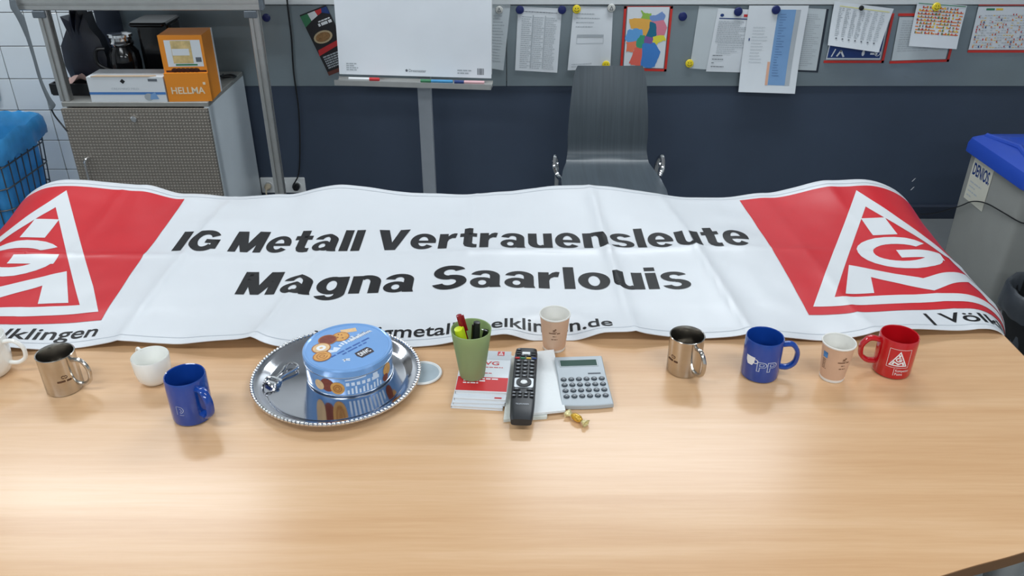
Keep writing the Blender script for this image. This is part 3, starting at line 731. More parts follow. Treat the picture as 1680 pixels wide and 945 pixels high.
# navy bag
p0 = onz(128, 140, zc)
bag = thing('folded_bag', 'dark navy bag with jagged top standing left of the coffee maker', 'bag', (p0.x+.055, 3.70, zc+.0005))
prof_ = [(-.085, 0), (.085, 0), (.10, .12), (.085, .20), (.055, .245), (.045, .31), (.03, .27), (.016, .325), (.0, .285), (-.012, .33), (-.025, .275), (-.06, .295), (-.045, .24), (-.09, .17), (-.10, .08)]
g = Geo()
rr = random.Random(4)
fr = [(x, -.05-.02*math.sin(9*z+x*20)*max(0, 1-z/.3), z) for x, z in prof_]; bk = [(x*.95, .03+.01*math.cos(x*30), z*.98) for x, z in prof_]
cen = [(x*.5, -.075, z*.7+.03) for x, z in prof_]; 
g.rings([cen, fr, bk])
build('bag_body', g, mat('navy_bag', srgb(12, 18, 36), .4, var=.3, nscale=20), bag)
bx_.name = 'serving_tray'
build('tray_floor', Geo().rbox(0, 0, 0, .26, .11, .006, .01, .002), BLACK, bx_)
g = Geo(); 
for a, b, c_, d_ in ((-.13, .13, -.055, -.047), (-.13, .13, .047, .055), (-.13, -.122, -.047, .047), (.122, .13, -.047, .047)): g.box(a, b, c_, d_, .006, .05)
build('tray_rim', g, BLACK, bx_)
pk = build('crumpled_paper', Geo().grid(lambda a, b: (-.10+.11*a+.02*b, -.03+.06*b, .052+.018*math.sin(6*a+2)*math.cos(5*b)+.02*a*(1-b)), 8, 6), mat('pinkish_paper', srgb(214, 178, 170), .6, var=.1, nscale=30), None, loc=bx_.location)
tag(pk, 'crumpled pinkish paper lying on the black tray behind the carton', 'paper')
# cable heap right of the orange carton
q = onz(372, 130, zc)
pc = worldbuild('cable_loop', Geo().tube(smooth([q+Vector(v) for v in ((-.04, .03, .006), (.0, .055, .006), (.035, .03, .006), (.02, -.01, .012), (-.02, -.0, .008), (-.03, .05, .01))], 6), .004, 6), BLACK, q); tag(pc, 'small black cable loop on the cabinet beside the orange carton', 'cable')

# ================================================================== wire basket with blue bag (left edge)
bk = thing('wire_basket', 'wire waste basket lined with a blue plastic bag at the left edge', 'waste basket', (-2.345, 3.48, 0))
zr = .60
def rr_loop(s, z, n=6, w=.38, d=.42, r=.05): return [(x, y, z) for x, y in rrect(0, 0, w*s, d*s, r, n)]
sc = lambda z: .80+.20*z/zr
WIRE = mat('wire_grey', srgb(92, 96, 100), .4, .6)
for i in range(7): 
    z = .02+i*(zr-.02)/6; build('hoop_wire', Geo().tube(rr_loop(sc(z), z), .0035 if i < 6 else .005, 6, True), WIRE, bk)
top = rr_loop(1, zr); bot = rr_loop(.80, 0.02); base = top
per = 28; L = len(top)
import itertools
def along(loop, t):
    pts = [Vector(p) for p in loop]+[Vector(loop[0])]; ls = [(pts[i+1]-pts[i]).length for i in range(len(pts)-1)]; S = sum(ls); x = t*S
    for i, l in enumerate(ls):
        if x <= l: return pts[i].lerp(pts[i+1], x/l)
        x -= l
    return pts[-1]
for k in range(per): build('upright_wire', Geo().tube([along(bot, k/per), along(top, k/per)], .003, 5), WIRE, bk)
BAGM = mat('blue_bag', srgb(74, 165, 224), .18, var=.15, nscale=12, bump=1.0, bscale=22, transl=.35)
def bagring(s, z, amp, ph): 
    out = []
    lp = [tuple(along(rr_loop(s, 0, 8), k/96)) for k in range(96)]
    for i, (x, y, _) in enumerate(lp):
        w = 1+amp*(noise.noise(Vector((x*9, y*9, z*6+ph))))+.6*amp*noise.noise(Vector((x*30, y*30, z*9+ph))); out.append((x*w, y*w, z+(.022*noise.noise(Vector((x*7, y*7, ph+3)))+.008*noise.noise(Vector((x*28, y*28, ph))) if z > .3 else 0)))
    return out
rings = [bagring(.74, .04, .05, 0), bagring(.80, .2, .07, 0), bagring(.86, .4, .07, 1), bagring(.90, .56, .03, 2), bagring(.985, zr+.02, .01, 2), bagring(1.03, zr+.028, .01, 2), bagring(1.07, zr+.012, .02, 2), bagring(1.09, zr-.03, .05, 2), bagring(1.085, zr-.065, .09, 3), bagring(1.075, zr-.063, .09, 3), bagring(1.06, zr-.03, .03, 2)]
build('bin_liner', Geo().rings(rings, cap1=False), BAGM, bk, ang=80)
tw = worldbuild('hanging_towel', Geo().grid(lambda a, b: tuple(Vector((-2.60+.16*a-.02*b*a, D-.02-.012*math.sin(11*a)-.01*b, .62+.34*(1-b)*(1-.25*a*a)+.0))), 14, 10), mat('pale_check_cloth', srgb(150, 186, 196), .8, var=.12, nscale=60), (-2.5, D-.02, .6)); tag(tw, 'pale blue cloth hanging on the tiles above the wire basket', 'cloth')

# ================================================================== wall socket strip, cable
so = ony(465, 303, D-.006)
ss = thing('socket_strip', 'white wall socket strip with plugs behind the rack post', 'socket', (so.x, D-.005, so.z))
build('plate', Geo().rbox(0, 0, 0, .225, .082, .012, .006, .003, 4, Rx(PI/2)), WHITEP, ss)
for x in (-.072, 0, .072):
    sk = build('socket_well', Geo().lathe([(.0, .0128), (.017, .0128), (.0185, .0165), (.021, .0165), (.021, .012)], 20, T(x, 0, 0)@Rx(PI/2)), WHITEP, ss)
    build('pin_hole', Geo().lathe([(0, .0132), (.0025, .0132), (.0025, .0128)], 8, T(x-.008, 0, 0)@Rx(PI/2)).lathe([(0, .0132), (.0025, .0132), (.0025, .0128)], 8, T(x+.008, 0, 0)@Rx(PI/2)), BLACK, sk)
p1 = so+Vector((.072, -.02, -.0))
cbl = thing('power_cable', 'thin black power cable hanging down the wall to the socket strip', 'cable', p1)
build('plug', Geo().lathe([(.0, 0), (.017, 0), (.018, .02), (.009, .04), (.0, .04)], 16, Rx(PI/2)), BLACK, cbl)
pp = [ony(x, y, D-.03)-p1 for x, y in ((468, -40), (472, 10), (478, 60), (482, 120), (490, 180), (492, 240), (490, 285))]
build('cord', Geo().tube(smooth(pp+[Vector((-.006, -.045, .02)), Vector((0, -.04, 0))], 6), .004, 6), BLACK, cbl)
p2 = so+Vector((-.072, -.02, 0))
c2 = thing('power_plug', 'cream plug with cord in the socket beside the cabinet', 'plug', p2)
build('plug_body', Geo().lathe([(.0, 0), (.015, 0), (.016, .018), (.008, .034), (.0, .034)], 16, Rx(PI/2)), mat('cream_plastic', srgb(206, 192, 166), .5), c2)
build('cord', Geo().tube(smooth([(0, -.03, 0), (0, -.05, -.02), (.004, -.03, -.08), (-.02, -.015, -.2), (-.05, -.01, -.33)], 6), .004, 6), mat('cream_plastic', (1, 1, 1)), c2)
mg = magnet(437, 29, .018, MAGB, 'dark blue magnet on the steel board beside the rack post', .0)

# ================================================================== chair
ch = thing('shell_chair', 'dark grey plywood shell chair with chrome frame facing the table', 'chair', (.425, 3.30, 0))
SH = mat('stained_plywood', srgb(70, 79, 86), .36, var=.14, nscale=3, stretch=(30, 1, 1.2))
spine = [(-.24, .455), (-.22, .462), (-.12, .452), (0, .445), (.12, .447), (.18, .458), (.215, .485), (.228, .52), (.235, .58), (.25, .68), (.275, .78), (.30, .862)]
wid = [.19, .205, .215, .215, .20, .185, .178, .176, .178, .172, .162, .152]
sp = smooth([(0, y, z) for y, z in spine], 4); 
def wat(i): 
    k = i/4; a = int(min(k, len(wid)-1)); b = min(a+1, len(wid)-1); f = k-a; return wid[a]*(1-f)+wid[b]*f
def shell(off):
    rows = []
    n = len(sp)
    for i, p in enumerate(sp):
        t = (sp[min(i+1, n-1)]-sp[max(i-1, 0)]).normalized(); nn = Vector((0, -t.z, t.y))
        w = wat(i)
        if i > n-5: w -= .012*((i-(n-5))/4)**2
        if i < 4: w -= .015*((4-i)/4)**2
        rows.append([tuple(Vector((w*u, p.y, p.z))+nn*(off+.012*u*u*(1 if i > 22 else .4))) for u in [k/6-1 for k in range(13)]])
    return rows
f_, b_ = shell(.0), shell(-.011)
rings = [fr+bk_[::-1] for fr, bk_ in zip(f_, b_)]
build('seat_shell', Geo().rings(rings), SH, ch, ang=50)
for s_ in (-1, 1):
    fr = build('side_frame', Geo().tube(smooth([(s_*.205, -.21, .01), (s_*.205, -.19, .22), (s_*.205, -.175, .41), (s_*.20, -.12, .432), (s_*.205, .03, .43), (s_*.225, .10, .435), (s_*.238, .12, .47), (s_*.236, .15, .50), (s_*.228, .19, .47), (s_*.222, .205, .40), (s_*.222, .235, .2), (s_*.222, .255, .01)], 5), .011, 10), CHROME, ch)
    for y in (-.21, .255): build('foot_cap', Geo().lathe([(0, 0), (.014, 0), (.014, .025), (.011, .028), (0, .028)], 12, T(s_*(.205 if y < 0 else .222), y, 0)), BLACK, fr)
    build('bolt', Geo().lathe([(.011, 0), (.011, .012), (.008, .016), (0, .016)], 12, T(s_*.222, .135, .47)@Ry(s_*PI/2)), CHROME, fr)
build('cross_bar', Geo().tube([(-.2, -.12, .432), (.2, -.12, .432)], .009, 8), CHROME, ch)
build('cross_bar', Geo().tube([(-.205, .03, .43), (.205, .03, .43)], .009, 8), CHROME, ch)

# ================================================================== bins on the right
BG = mat('bin_grey', srgb(146, 147, 143), .5, var=.04); LIDB = mat('lid_blue', srgb(38, 74, 176), .35, var=.06, nscale=3)
gx, gy0, gy1 = 1.99, 2.975, 3.42; gw = .36
gb = thing('grey_bin', 'tall grey waste container with a blue lid beside the table', 'bin', (gx+gw/2, (gy0+gy1)/2, 0))
dy = (gy1-gy0)
def br_(s, z, r=.03): return [(x, y, z) for x, y in rrect(0, 0, gw*s, dy*s, r, 4)]
build('body', Geo().rings([br_(.97, 0), br_(.985, .02), br_(1.0, .3), br_(1.0, .55), br_(.96, .55), br_(.95, .05)], cap1=True), BG, gb)
lid = build('lid', Geo().rings([br_(1.06, .535), br_(1.10, .54), br_(1.10, .575), br_(1.06, .60), br_(.9, .622), br_(.6, .63), br_(.5, .615), br_(.3, .61)], cap0=True), LIDB, gb)
build('lid_ridge', Geo().tube([(-gw*.42, -dy*.4, .622), (-gw*.30, 0, .632), (-gw*.42, dy*.4, .622)], .012, 8), LIDB, lid)
fl_ = lambda a, b: (-gw/2-.0016, dy/2-.05-a, .335+b)
decal('label_sheet', [rect(.005, .01, .165, .20)], mat('label_cream', srgb(206, 204, 190), .5, var=.04), gb, fl_)
fl2 = lambda a, b: (-gw/2-.0022, dy/2-.05-a, .335+b)
decal('label_lettering', [text_polys('DENIOS.', .018, .125, .155, .052, .025)], INKDB, gb, fl2)
decal('label_small_print', lines(.02, .14, .03, .09, 4, .006, (.3, .9)), INKG, gb, fl2)
wbn = thing('waste_bin', 'round black waste bin with a dark liner by the table end', 'bin', (1.925, 2.54, 0))
build('bucket', Geo().lathe([(0, 0), (.115, 0), (.12, .01), (.150, .325), (.143, .325), (.113, .02), (0, .02)], 36), RUBBER, wbn)
lin = Geo(); n = 48
def lr(r, z, a): return [((r+a*noise.noise(Vector((math.cos(2*PI*j/n)*5, math.sin(2*PI*j/n)*5, z*20))))*math.cos(2*PI*j/n), (r+a*noise.noise(Vector((math.cos(2*PI*j/n)*5, math.sin(2*PI*j/n)*5, z*20))))*math.sin(2*PI*j/n), z+.012*noise.noise(Vector((j*.7, z, 2)))) for j in range(n)]
lin.rings([lr(.128, .12, .01), lr(.137, .25, .008), lr(.141, .332, .002), lr(.150, .338, .002), lr(.158, .328, .004), lr(.162, .27, .012), lr(.160, .245, .014)], cap0=False, cap1=False)
build('bin_liner', lin, mat('dark_liner', srgb(62, 66, 72), .3, var=.2, nscale=15, bump=.5, bscale=20), wbn, ang=70)
pts = [Vector((1.55, D-.026, .085)), Vector((1.85, D-.03, .085)), ony(1572, 337, 3.5), Vector((gx-.018, 3.36, .375)), Vector((gx-.016, 3.2, .385)), Vector((gx-.016, 3.05, .35)), Vector((gx+.01, gy0-.02, .335)), Vector((gx+.2, gy0-.03, .33))]
pts = [Vector((1.55, D-.026, .085)), Vector((1.85, D-.03, .085)), Vector((1.96, 3.62, .15)), Vector((gx-.014, 3.38, .29)), Vector((gx-.012, 3.28, .36)), Vector((gx-.010, 3.18, .395)), Vector((gx-.010, 3.05, .41)), Vector((gx+.005, gy0-.008, .41)), Vector((gx+.04, gy0-.012, .40)), Vector((gx+.2, gy0-.010, .36))]
fc_ = worldbuild('floor_cable', Geo().tube(smooth(pts, 8), .0028, 6), BLACK, pts[0]); tag(fc_, 'thin black cable running from the baseboard across the grey bin', 'cable')
# ================================================================== table
TXL, TXR, TYB = -1.44, 1.135, 2.395
def front_edge():
    pts = [(TXL, .72), (-.9, .66), (-.3, .665), (.2, .74), (.667, .906), (.827, .956), (TXR-.02, 1.055)]
    return [tuple(p)[:2] for p in smooth([(x, y, 0) for x, y in pts], 6)]
fe = front_edge()
outline = fe+[(TXR, 1.075), (TXR, TYB-.01), (TXR-.01, TYB), (TXL+.01, TYB), (TXL, TYB-.01)]
tb = thing('conference_table', 'large beech laminate conference table under the banner and cups', 'table', (0, 0, 0))
build('table_top', Geo().prism(outline, ZT-.022, ZT, .0006), WOOD, tb)
o_in = inset(outline, -.0015)
n = len(outline)
build('edge_band', Geo().rings([[(x, y, ZT-.023) for x, y in o_in], [(x, y, ZT-.0008) for x, y in o_in], [(x, y, ZT-.0008) for x, y in outline], [(x, y, ZT-.023) for x, y in outline]], loop=True), EDGE, tb)
for x in (TXL+.16, -.15, TXR-.14):
    for y in (1.18, TYB-.14): build('leg', Geo().lathe([(0, 0), (.03, 0), (.03, ZT-.0235), (0, ZT-.0235)], 20, T(x, y, 0)), ALU, tb)
build('under_frame', Geo().box(TXL+.16, TXR-.14, 1.165, 1.195, ZT-.073, ZT-.024).box(TXL+.16, TXR-.14, TYB-.155, TYB-.125, ZT-.073, ZT-.024), ALU, tb)

# ================================================================== banner
UC = -.15; UL, UR = UC-1.60, UC+1.60
V0, V1 = 1.57, 2.41
def ridge(d, w): return math.exp(-abs(d)/w)
_bk = [(115, 295), (237, 303), (305, 318), (390, 325), (470, 319), (560, 303), (680, 315), (767, 318), (830, 314), (919, 306), (985, 307), (1130, 329), (1180, 327), (1256, 317), (1363, 297), (1409, 295)]
BK = [(ony(px, py, 2.41).x, max(.0, ony(px, py, 2.41).z-ZT-.006)) for px, py in _bk]
def back_lift(u):
    if u <= BK[0][0]: return BK[0][1]
    if u >= BK[-1][0]: return BK[-1][1]
    for (a, za), (b, zb_) in zip(BK[:-1], BK[1:]):
        if u <= b:
            f = (u-a)/(b-a); f = f*f*(3-2*f); return za+(zb_-za)*f
_t = onz(554, 625, ZT); _c = onz(909, 570, ZT)
FLATS = [(_t.x, _t.y, .155, .27), (_c.x, _c.y, .04, .12)]      # the cloth lies flat under the tray and beside the cup
def bz(u, v):
    """height of the cloth above the table"""
    tb_ = (v-V0)/(V1-V0)
    z = .0045
    edge_b = max(0, (tb_-.62)/.38)**1.6; edge_f = max(0, (.18-tb_)/.18)**1.5
    z += back_lift(u)*math.exp(-(max(0, V1-v)/.20)**1.4)
    z += edge_f*(.006*math.sin(8.3*u+.4)+.005*math.sin(21*u+2.2)+.008)
    z += .0035*(math.sin(5.1*u+2.6*v+.3)*math.sin(6*v+1.7*u)+1)
    z += .0030*(noise.noise(Vector((u*6, v*5, 1.3)))+.6)+.0016*(noise.noise(Vector((u*15, v*12, 4.7)))+.5)
    for u0, sl, a in ((-.52, .22, .015), (-.12, .03, .014), (.26, -.08, .016), (.50, -.18, .013), (-.90, .12, .008), (.80, -.1, .007), (-1.22, .1, .006), (1.02, -.2, .007)):
        z += a*ridge(u-u0-sl*(2.0-v)*-1*.6, .018)*(.55+.45*math.sin(3*v+u0*5))*min(1, .25+max(0, V1-v)/.12)
    z += .009*ridge(v-1.985-.02*math.sin(3*u), .012)*(.6+.4*math.sin(4*u+1))
    z += .010*math.exp(-((u-.62)/.07)**2-((v-2.08)/.06)**2)
    q = 2*abs(((u+.12)/.74) % 1-.5); z += .010*q*min(1, (v-V0)/.15)*min(1, max(0, V1-v)/.2)
    q = abs(v-1.985); z += .006*max(0, 1-q/.3)
    for cx, cy, r0, r1 in FLATS:
        w = (math.hypot(u-cx, v-cy)-r0)/(r1-r0); w = max(0, min(1, w)); w = w*w*(3-2*w); z = .002+(z-.002)*w
    return max(z, .002)
def drape(s, Lb=.30):
    """stretch of cloth past the start of the bend: (advance, drop)"""
    n = max(1, int(s/.01)); ds = s/n; x = z = 0
    for i in range(n):
        a = min((i+.5)*ds/Lb, 1)*math.radians(80); x += math.cos(a)*ds; z += math.sin(a)*ds
    return x, z
SR, SL = 1.085, -1.375
def banner_at(u, v, d=0.0):
    X = u; Z = ZT+bz(u, v)+d; k = 0.0
    Lb = .30-.20*max(0, min(1, (1.80-v)/.22))
    if u > SR:
        a, b = drape(u-SR, Lb); X = SR+a; Z = Z-b; Xd = min(1, (u-SR)/Lb)*math.radians(80); X += d*math.sin(Xd)
    elif u < SL:
        a, b = drape(SL-u, Lb); X = SL-a; Z = Z-b; Xd = min(1, (SL-u)/Lb)*math.radians(80); X -= d*math.sin(Xd)
    Y = v
    tb_ = (v-V0)/(V1-V0)
    front = -.002+.030*u+.010*math.sin(5.5*u+.8)*(1-tb_)+.005*math.sin(13*u+1)*(1-tb_)
    back = .010*math.sin(4.3*u+2.0)
    Y += front*(1-tb_)
    # left side of the cloth lies slightly askew
    w = max(0, min(1, (-.6-u)/.5)); X += w*(2.40-v)*.085
    # back strip sinks behind the table edge
    if Y > TYB: Z -= (Y-TYB)*.25
    return (X, Y, Z)
nu, nv = 320, 84
bn = thing('union_banner', 'large white vinyl banner with red emblems and black lettering across the table', 'banner', (0, 0, 0))
g = Geo()
fu = lambda a: UL+(UR-UL)*a
g.grid(lambda a, b: banner_at(fu(a), V0+(V1-V0)*b), nu, nv)
g.grid(lambda a, b: banner_at(fu(a), V0+(V1-V0)*b, -.0015), nu, nv)
N = (nu+1)*(nv+1)
rg = [i for i in range(nu+1)]+[j*(nu+1)+nu for j in range(1, nv+1)]+[nv*(nu+1)+i for i in range(nu-1, -1, -1)]+[j*(nu+1) for j in range(nv-1, 0, -1)]
g.f += [(rg[i], rg[(i+1) % len(rg)], rg[(i+1) % len(rg)]+N, rg[i]+N) for i in range(len(rg))]
build('cloth', g, BANW, bn, ang=70)
STEP = .01
def bprint(name, items, m, d=.0008): return decal(name, items, m, bn, lambda a, b: banner_at(a, b, d), STEP)
SQ = .69; SY = 1.672
for x0 in (UC-.155-.70-.0, ): pass
XL0, XR0 = -1.705, .705
for x0 in (XL0, XR0):
    bprint('red_square', [rect(x0, SY, x0+SQ, SY+SQ)], BANR, .0008)
    bprint('emblem', logo_polys(x0, SY, SQ), mat('banner_white_print', srgb(217, 220, 223), .34, var=.012), .0015)
    bprint('town_lettering', [text_polys('| Völklingen', x0+(.36 if x0 < 0 else .27), SY-.066, x0+(.70 if x0 < 0 else .63), .046, .012)], BANK)
bprint('main_lettering', heavy_text('IG Metall Vertrauensleute', -.945, 2.008, .655, .125), BANK)
bprint('main_lettering', heavy_text('Magna Saarlouis', -.695, 1.790, .452, .112), BANK)
bprint('web_lettering', [text_polys('www.igmetall-voelklingen.de', -.455, 1.602, .232, .042, .012)], BANK)
bprint('hem_line', [rect(UL+.01, V1-.032, UR-.01, V1-.030)], mat('hem_grey', srgb(186, 192, 200), .4))
bprint('hem_line', [rect(UL+.01, V0+.022, UR-.01, V0+.0235)], mat('hem_grey', srgb(186, 192, 200), .4))

# ================================================================== cups and mugs
def cyl_map(r, a0, d=.0004, taper=None):
    def f(a, b):
        rr = (taper(b) if taper else r)+d; t = a0+a/(r+d)
        return (rr*math.cos(t), rr*math.sin(t), b)
    return f
def mug(name, label, px, py, r, h, m, ha, hr=.030, hw=.006, prof=None, rim=None, inner=None, hz=(.24, .82), group='mugs on the table', flat=None):
    p = onz(px, py, ZT); t = thing(name, label, 'mug', (p.x, p.y, ZT+.0008), 0, group)
    if prof is None:
        prof = [(0, .003), (r*.86, .003), (r*.90, .0), (r*.97, .002), (r, .008), (r, h-.003), (r-.0015, h), (r-.003, h-.0012), (r-.0036, h-.006), (r-.0036, .010), (r*.8, .006), (0, .006)]
    build('body', Geo().lathe(prof, 56), m, t)
    if inner is not None: pass
    z0, z1 = hz[0]*h, hz[1]*h; zm = (z0+z1)/2; dz = (z1-z0)/2
    ca, sa = math.cos(ha), math.sin(ha)
    rim_r = lambda z: r
    pts = [(r-.002, z1), (r+hr*.55, z1+.002), (r+hr*.93, zm+dz*.55), (r+hr, zm), (r+hr*.88, zm-dz*.6), (r+hr*.45, z0-.0), (r-.002, z0)]
    pts = [(x*ca, x*sa, z) for x, z in pts]
    build('handle', Geo().tube(smooth(pts, 6), hw, 10, flat=flat), m, t)
    return t, p
def camang(p): return math.atan2(-p.y, -p.x)

# white mug cut by the left edge
t, p = mug('coffee_mug', 'white porcelain mug cut off by the left edge', -9, 612, .043, .092, WHITEC, .0, .038, .0045,
  [(0, .003), (.024, .003), (.027, 0), (.034, .006), (.041, .022), (.0435, .05), (.0425, .090), (.041, .092), (.0395, .088), (.0405, .05), (.038, .024), (.03, .009), (0, .006)], hz=(.3, .86))
# steel mugs
def steel_mug(label, px, py, ha, pa):
    r, h = .0365, .088
    t, p = mug('steel_mug', label, px, py, r, h, STEEL, ha, .033, .0045,
      [(0, .002), (r*.93, .002), (r*.95, 0), (r, .003), (r, h-.004), (r+.001, h-.001), (r, h), (r-.0015, h-.001), (r-.003, h-.006), (r-.003, .008), (r*.8, .005), (0, .005)], hz=(.2, .84))
    a0 = camang(p)+pa
    f = cyl_map(r, a0)
    decal('engraving', arcband(-.001, .046, .0036, .0036, .0012, .3, 5.2, 12)+arcband(.004, .0455, .0034, .0034, .0012, -2.6, 2.2, 12)+words(-.014, .014, .0345, .0036, random.Random(5)), mat('engraved_brown', srgb(92, 60, 40), .5), t, f, .004)
    return t
steel_mug('steel mug with handle turned right, leftmost of the two steel mugs', 108, 636, math.radians(-12), .05)
steel_mug('narrow steel mug with handle turned to the viewer, right of the calculator', 1121, 606, math.radians(-68), -.75)
# white cup with rounded foot
t, p = mug('coffee_cup', 'small white porcelain cup standing behind the left blue mug', 256, 625, .038, .064, WHITEC, math.radians(140), .020, .0035,
  [(0, .003), (.018, .003), (.020, 0), (.026, .004), (.033, .014), (.0365, .03), (.038, .062), (.0370, .064), (.0358, .062), (.034, .03), (.030, .015), (.02, .007), (0, .006)], hz=(.35, .92))
# blue mugs
def blue_mug(label, px, py, ha, h=.095): return mug('blue_mug', label, px, py, .0395, h, BLUEC, ha, .031, .0062, flat=(.0085, .0055))
INKS = mat('print_silver_white', srgb(190, 202, 222), .4)
t, p = blue_mug('blue mug with handle towards the viewer, in front of the white cup', 318, 681, math.radians(-38), .098)
f = cyl_map(.0395, camang(p)-.62)
decal('outline_letters', stroke([(-.006, .030), (-.006, .048)], .0008)+arcband(0.0, .041, .008, .008, .0009, -PI/2, PI/2)+stroke([(0, .033), (0, .049)], .0)[:0]+arcband(0, .040, .004, .004, .0008, -PI/2, PI/2)+stroke([(-.001, .029), (.007, .029)], .0008)+stroke([(-.0, .049), (-.006, .049)], .0008), INKS, t, f, .004)
t, p = blue_mug('blue mug printed with a white cup and letters, right half of the table', 1245, 613, math.radians(-8))
f0_ = cyl_map(.0395, camang(p)-.0); f = lambda a, b: f0_(a*1.38, (b-.046)*1.25+.046)
cup = [(-.024, .058), (-.009, .058), (-.0095, .049), (-.0125, .042), (-.0205, .042), (-.0235, .049)]
def out_P(x, s=.016):
    return stroke([(x, .033), (x, .033+s), (x+.008, .033+s)], .0011)+arcband(x+.0078, .033+s*.72, .0045, s*.29, .0011, -PI/2, PI/2, 8)+stroke([(x+.008, .033+s*.45), (x+.005, .033+s*.45), (x+.005, .033), (x, .033)], .0011)+stroke([(x+.0045, .033+s*.66), (x+.0085, .033+s*.66)], .0011)
decal('cup_print', [cup]+arcband(-.0085, .051, .005, .0045, .0014, -PI/2-.4, PI/2+.4, 8), INKW, t, f, .004)
decal('letter_print', [text_polys('PP', -.005, .033, .026, .019, .03)], INKS, t, f, .004)
f3 = cyl_map(.0395, camang(p), .0007); decal('letter_fill', [text_polys('PP', -.0039, .0342, .0249, .0166, -.006)], BLUEC, t, lambda a, b: f3(a*1.38, (b-.046)*1.25+.046), .004)
# red mug
t, p = mug('red_mug', 'red mug with union emblem and handle on its left', 1461, 607, .0395, .091, REDC, math.radians(172), .032, .0062, flat=(.0085, .0055))
a0 = camang(p)+.28; f = cyl_map(.0395, a0)
L0 = logo_polys(-.020, .033, .040)
decal('emblem_print', L0+stroke([(-.022, .031), (.022, .031), (.022, .075), (-.022, .075), (-.022, .031)], .0008), INKW, t, f, .004)
decal('name_print', [text_polys('Kompetter', -.002, .021, .027, .0058), text_polys('Point', -.002, .0125, .014, .0058)]+[rect(-.0055, .0115, -.0047, .029)], INKW, t, f, .004)
# paper cups
KRAFT = mat('kraft_paper', srgb(214, 176, 148), .6, var=.03, nscale=40)
CUPW = mat('cup_paper_white', srgb(236, 234, 228), .5, var=.01)
def paper_cup(label, px, py, pa, second):
    p = onz(px, py, ZT); t = thing('paper_cup', label, 'paper cup', (p.x, p.y, ZT+.0008), 0, 'paper cups on the table')
    rb, rt, h = .0245, .0335, .090
    rr = lambda z: rb+(rt-rb)*z/h
    build('sleeve', Geo().lathe([(rr(.004)-.001, .004), (rr(.004), .004), (rr(h-.004), h-.004)], 48, cap=False).lathe([(rb-.0008, 0), (rb, 0), (rr(.004), .004), (rb-.001, .0042)], 48, cap=False), KRAFT, t)
    build('inner_cup', Geo().lathe([(0, .006), (rb-.002, .006), (rr(h*.5)-.0012, h*.5), (rt-.0012, h-.004)], 48, cap=False), CUPW, t)
    build('rolled_rim', Geo().lathe([(rt+.0014*math.cos(a)-.0002, h-.0025+.0022*math.sin(a)) for a in [2*PI*k/8 for k in range(8)]], 48, loop=True), CUPW, t)
    build('base_ring', Geo().lathe([(rb+.0003, .0), (rr(.006)+.0004, .006), (rr(.006)-.0006, .006), (rb-.0006, 0)], 48, loop=True), CUPW, t)
    f = cyl_map(rr(h*.5), camang(p)+pa, .0005, rr)
    BR = mat('print_brown_ink', srgb(120, 84, 60), .5)
    decal('cup_print', [circ(-.001, .062, .003, .002, 10), circ(.002, .065, .002, .002, 8), rect(-.004, .0575, .005, .0585)]+words(-.012, .012, .053, .0026, random.Random(2))+words(-.004, .004, .045, .002, random.Random(3))+words(-.007, .007, .037, .002, random.Random(4)), BR, t, f, .004)
    if second:
        f2_ = cyl_map(rr(h*.5), camang(p)+pa-1.35, .0005, rr)
        decal('blue_seal', [rect(-.005, .058, .006, .072)], mat('seal_blue', srgb(70, 130, 190), .5, var=.4, nscale=200), t, f2_, .004)
        decal('side_print', lines(-.006, .006, .03, .052, 7, .0016), BR, t, f2_, .004)
    return t
paper_cup('brown paper cup standing behind the remote control at the banner edge', 909, 570, .0, False)
paper_cup('brown paper cup with blue seal standing beside the red mug', 1364, 618, .62, True)

# ================================================================== tray with tin
tc = onz(554, 625, ZT)
tr = thing('serving_tray', 'round silver tray with beaded rim carrying the cookie tin', 'tray', (tc.x, tc.y, ZT+.0042))
TR = .175
build('dish', Geo().lathe([(0, .0008), (.138, .0008), (.142, 0), (.148, .003), (.158, .0105), (TR-.004, .014), (TR, .0135), (TR, .0155), (TR-.004, .0162), (.157, .0125), (.147, .0052), (.140, .0022), (0, .0022)], 96), TRAYM, tr)
g = Geo(); nb = 124
sph = [(math.sin(a)*.0041, -math.cos(a)*.0041) for a in [PI*k/5 for k in range(6)]]
for k in range(nb):
    a = 2*PI*k/nb; g.lathe([(max(r, 0), z) for r, z in sph], 8, T((TR-.002)*math.cos(a), (TR-.002)*math.sin(a), .0160))
build('beaded_rim', g, CHROME, tr)
tp_ = onz(575, 611, ZT+.004)
tin = thing('cookie_tin', 'round light blue cookie tin with printed biscuits on the silver tray', 'tin', (tp_.x, tp_.y, ZT+.0066), math.radians(0))
TB = mat('tin_blue', srgb(124, 170, 226), .24, .12, var=.03, coat=.3)
RT = .0915; HT = .064
build('tin_body', Geo().lathe([(0, .001), (RT-.004, .001), (RT-.002, 0), (RT-.001, .002), (RT-.001, HT-.003), (0, HT-.003)], 72), TB, tin)
TIR = mat('tin_silver', srgb(205, 212, 222), .2, .9)
build('seam_bead', Geo().lathe([(RT-.001+.0012*math.cos(a), .0022+.0012*math.sin(a)) for a in [2*PI*k/8 for k in range(8)]], 72, loop=True), TIR, tin)
lid = build('tin_lid', Geo().lathe([(RT+.0006, HT-.016), (RT+.0018, HT-.0165), (RT+.0018, HT-.002), (RT-.0005, HT+.001), (RT-.004, HT+.0005), (RT-.006, HT-.0012), (0, HT-.0012)], 72), TB, tin)
build('lid_curl', Geo().lathe([(RT+.0012+.0012*math.cos(a), HT-.0165+.0012*math.sin(a)) for a in [2*PI*k/8 for k in range(8)]], 72, loop=True), TIR, lid)
ra = math.radians(48); cr, sr = math.cos(ra), math.sin(ra); R0 = RT-.007
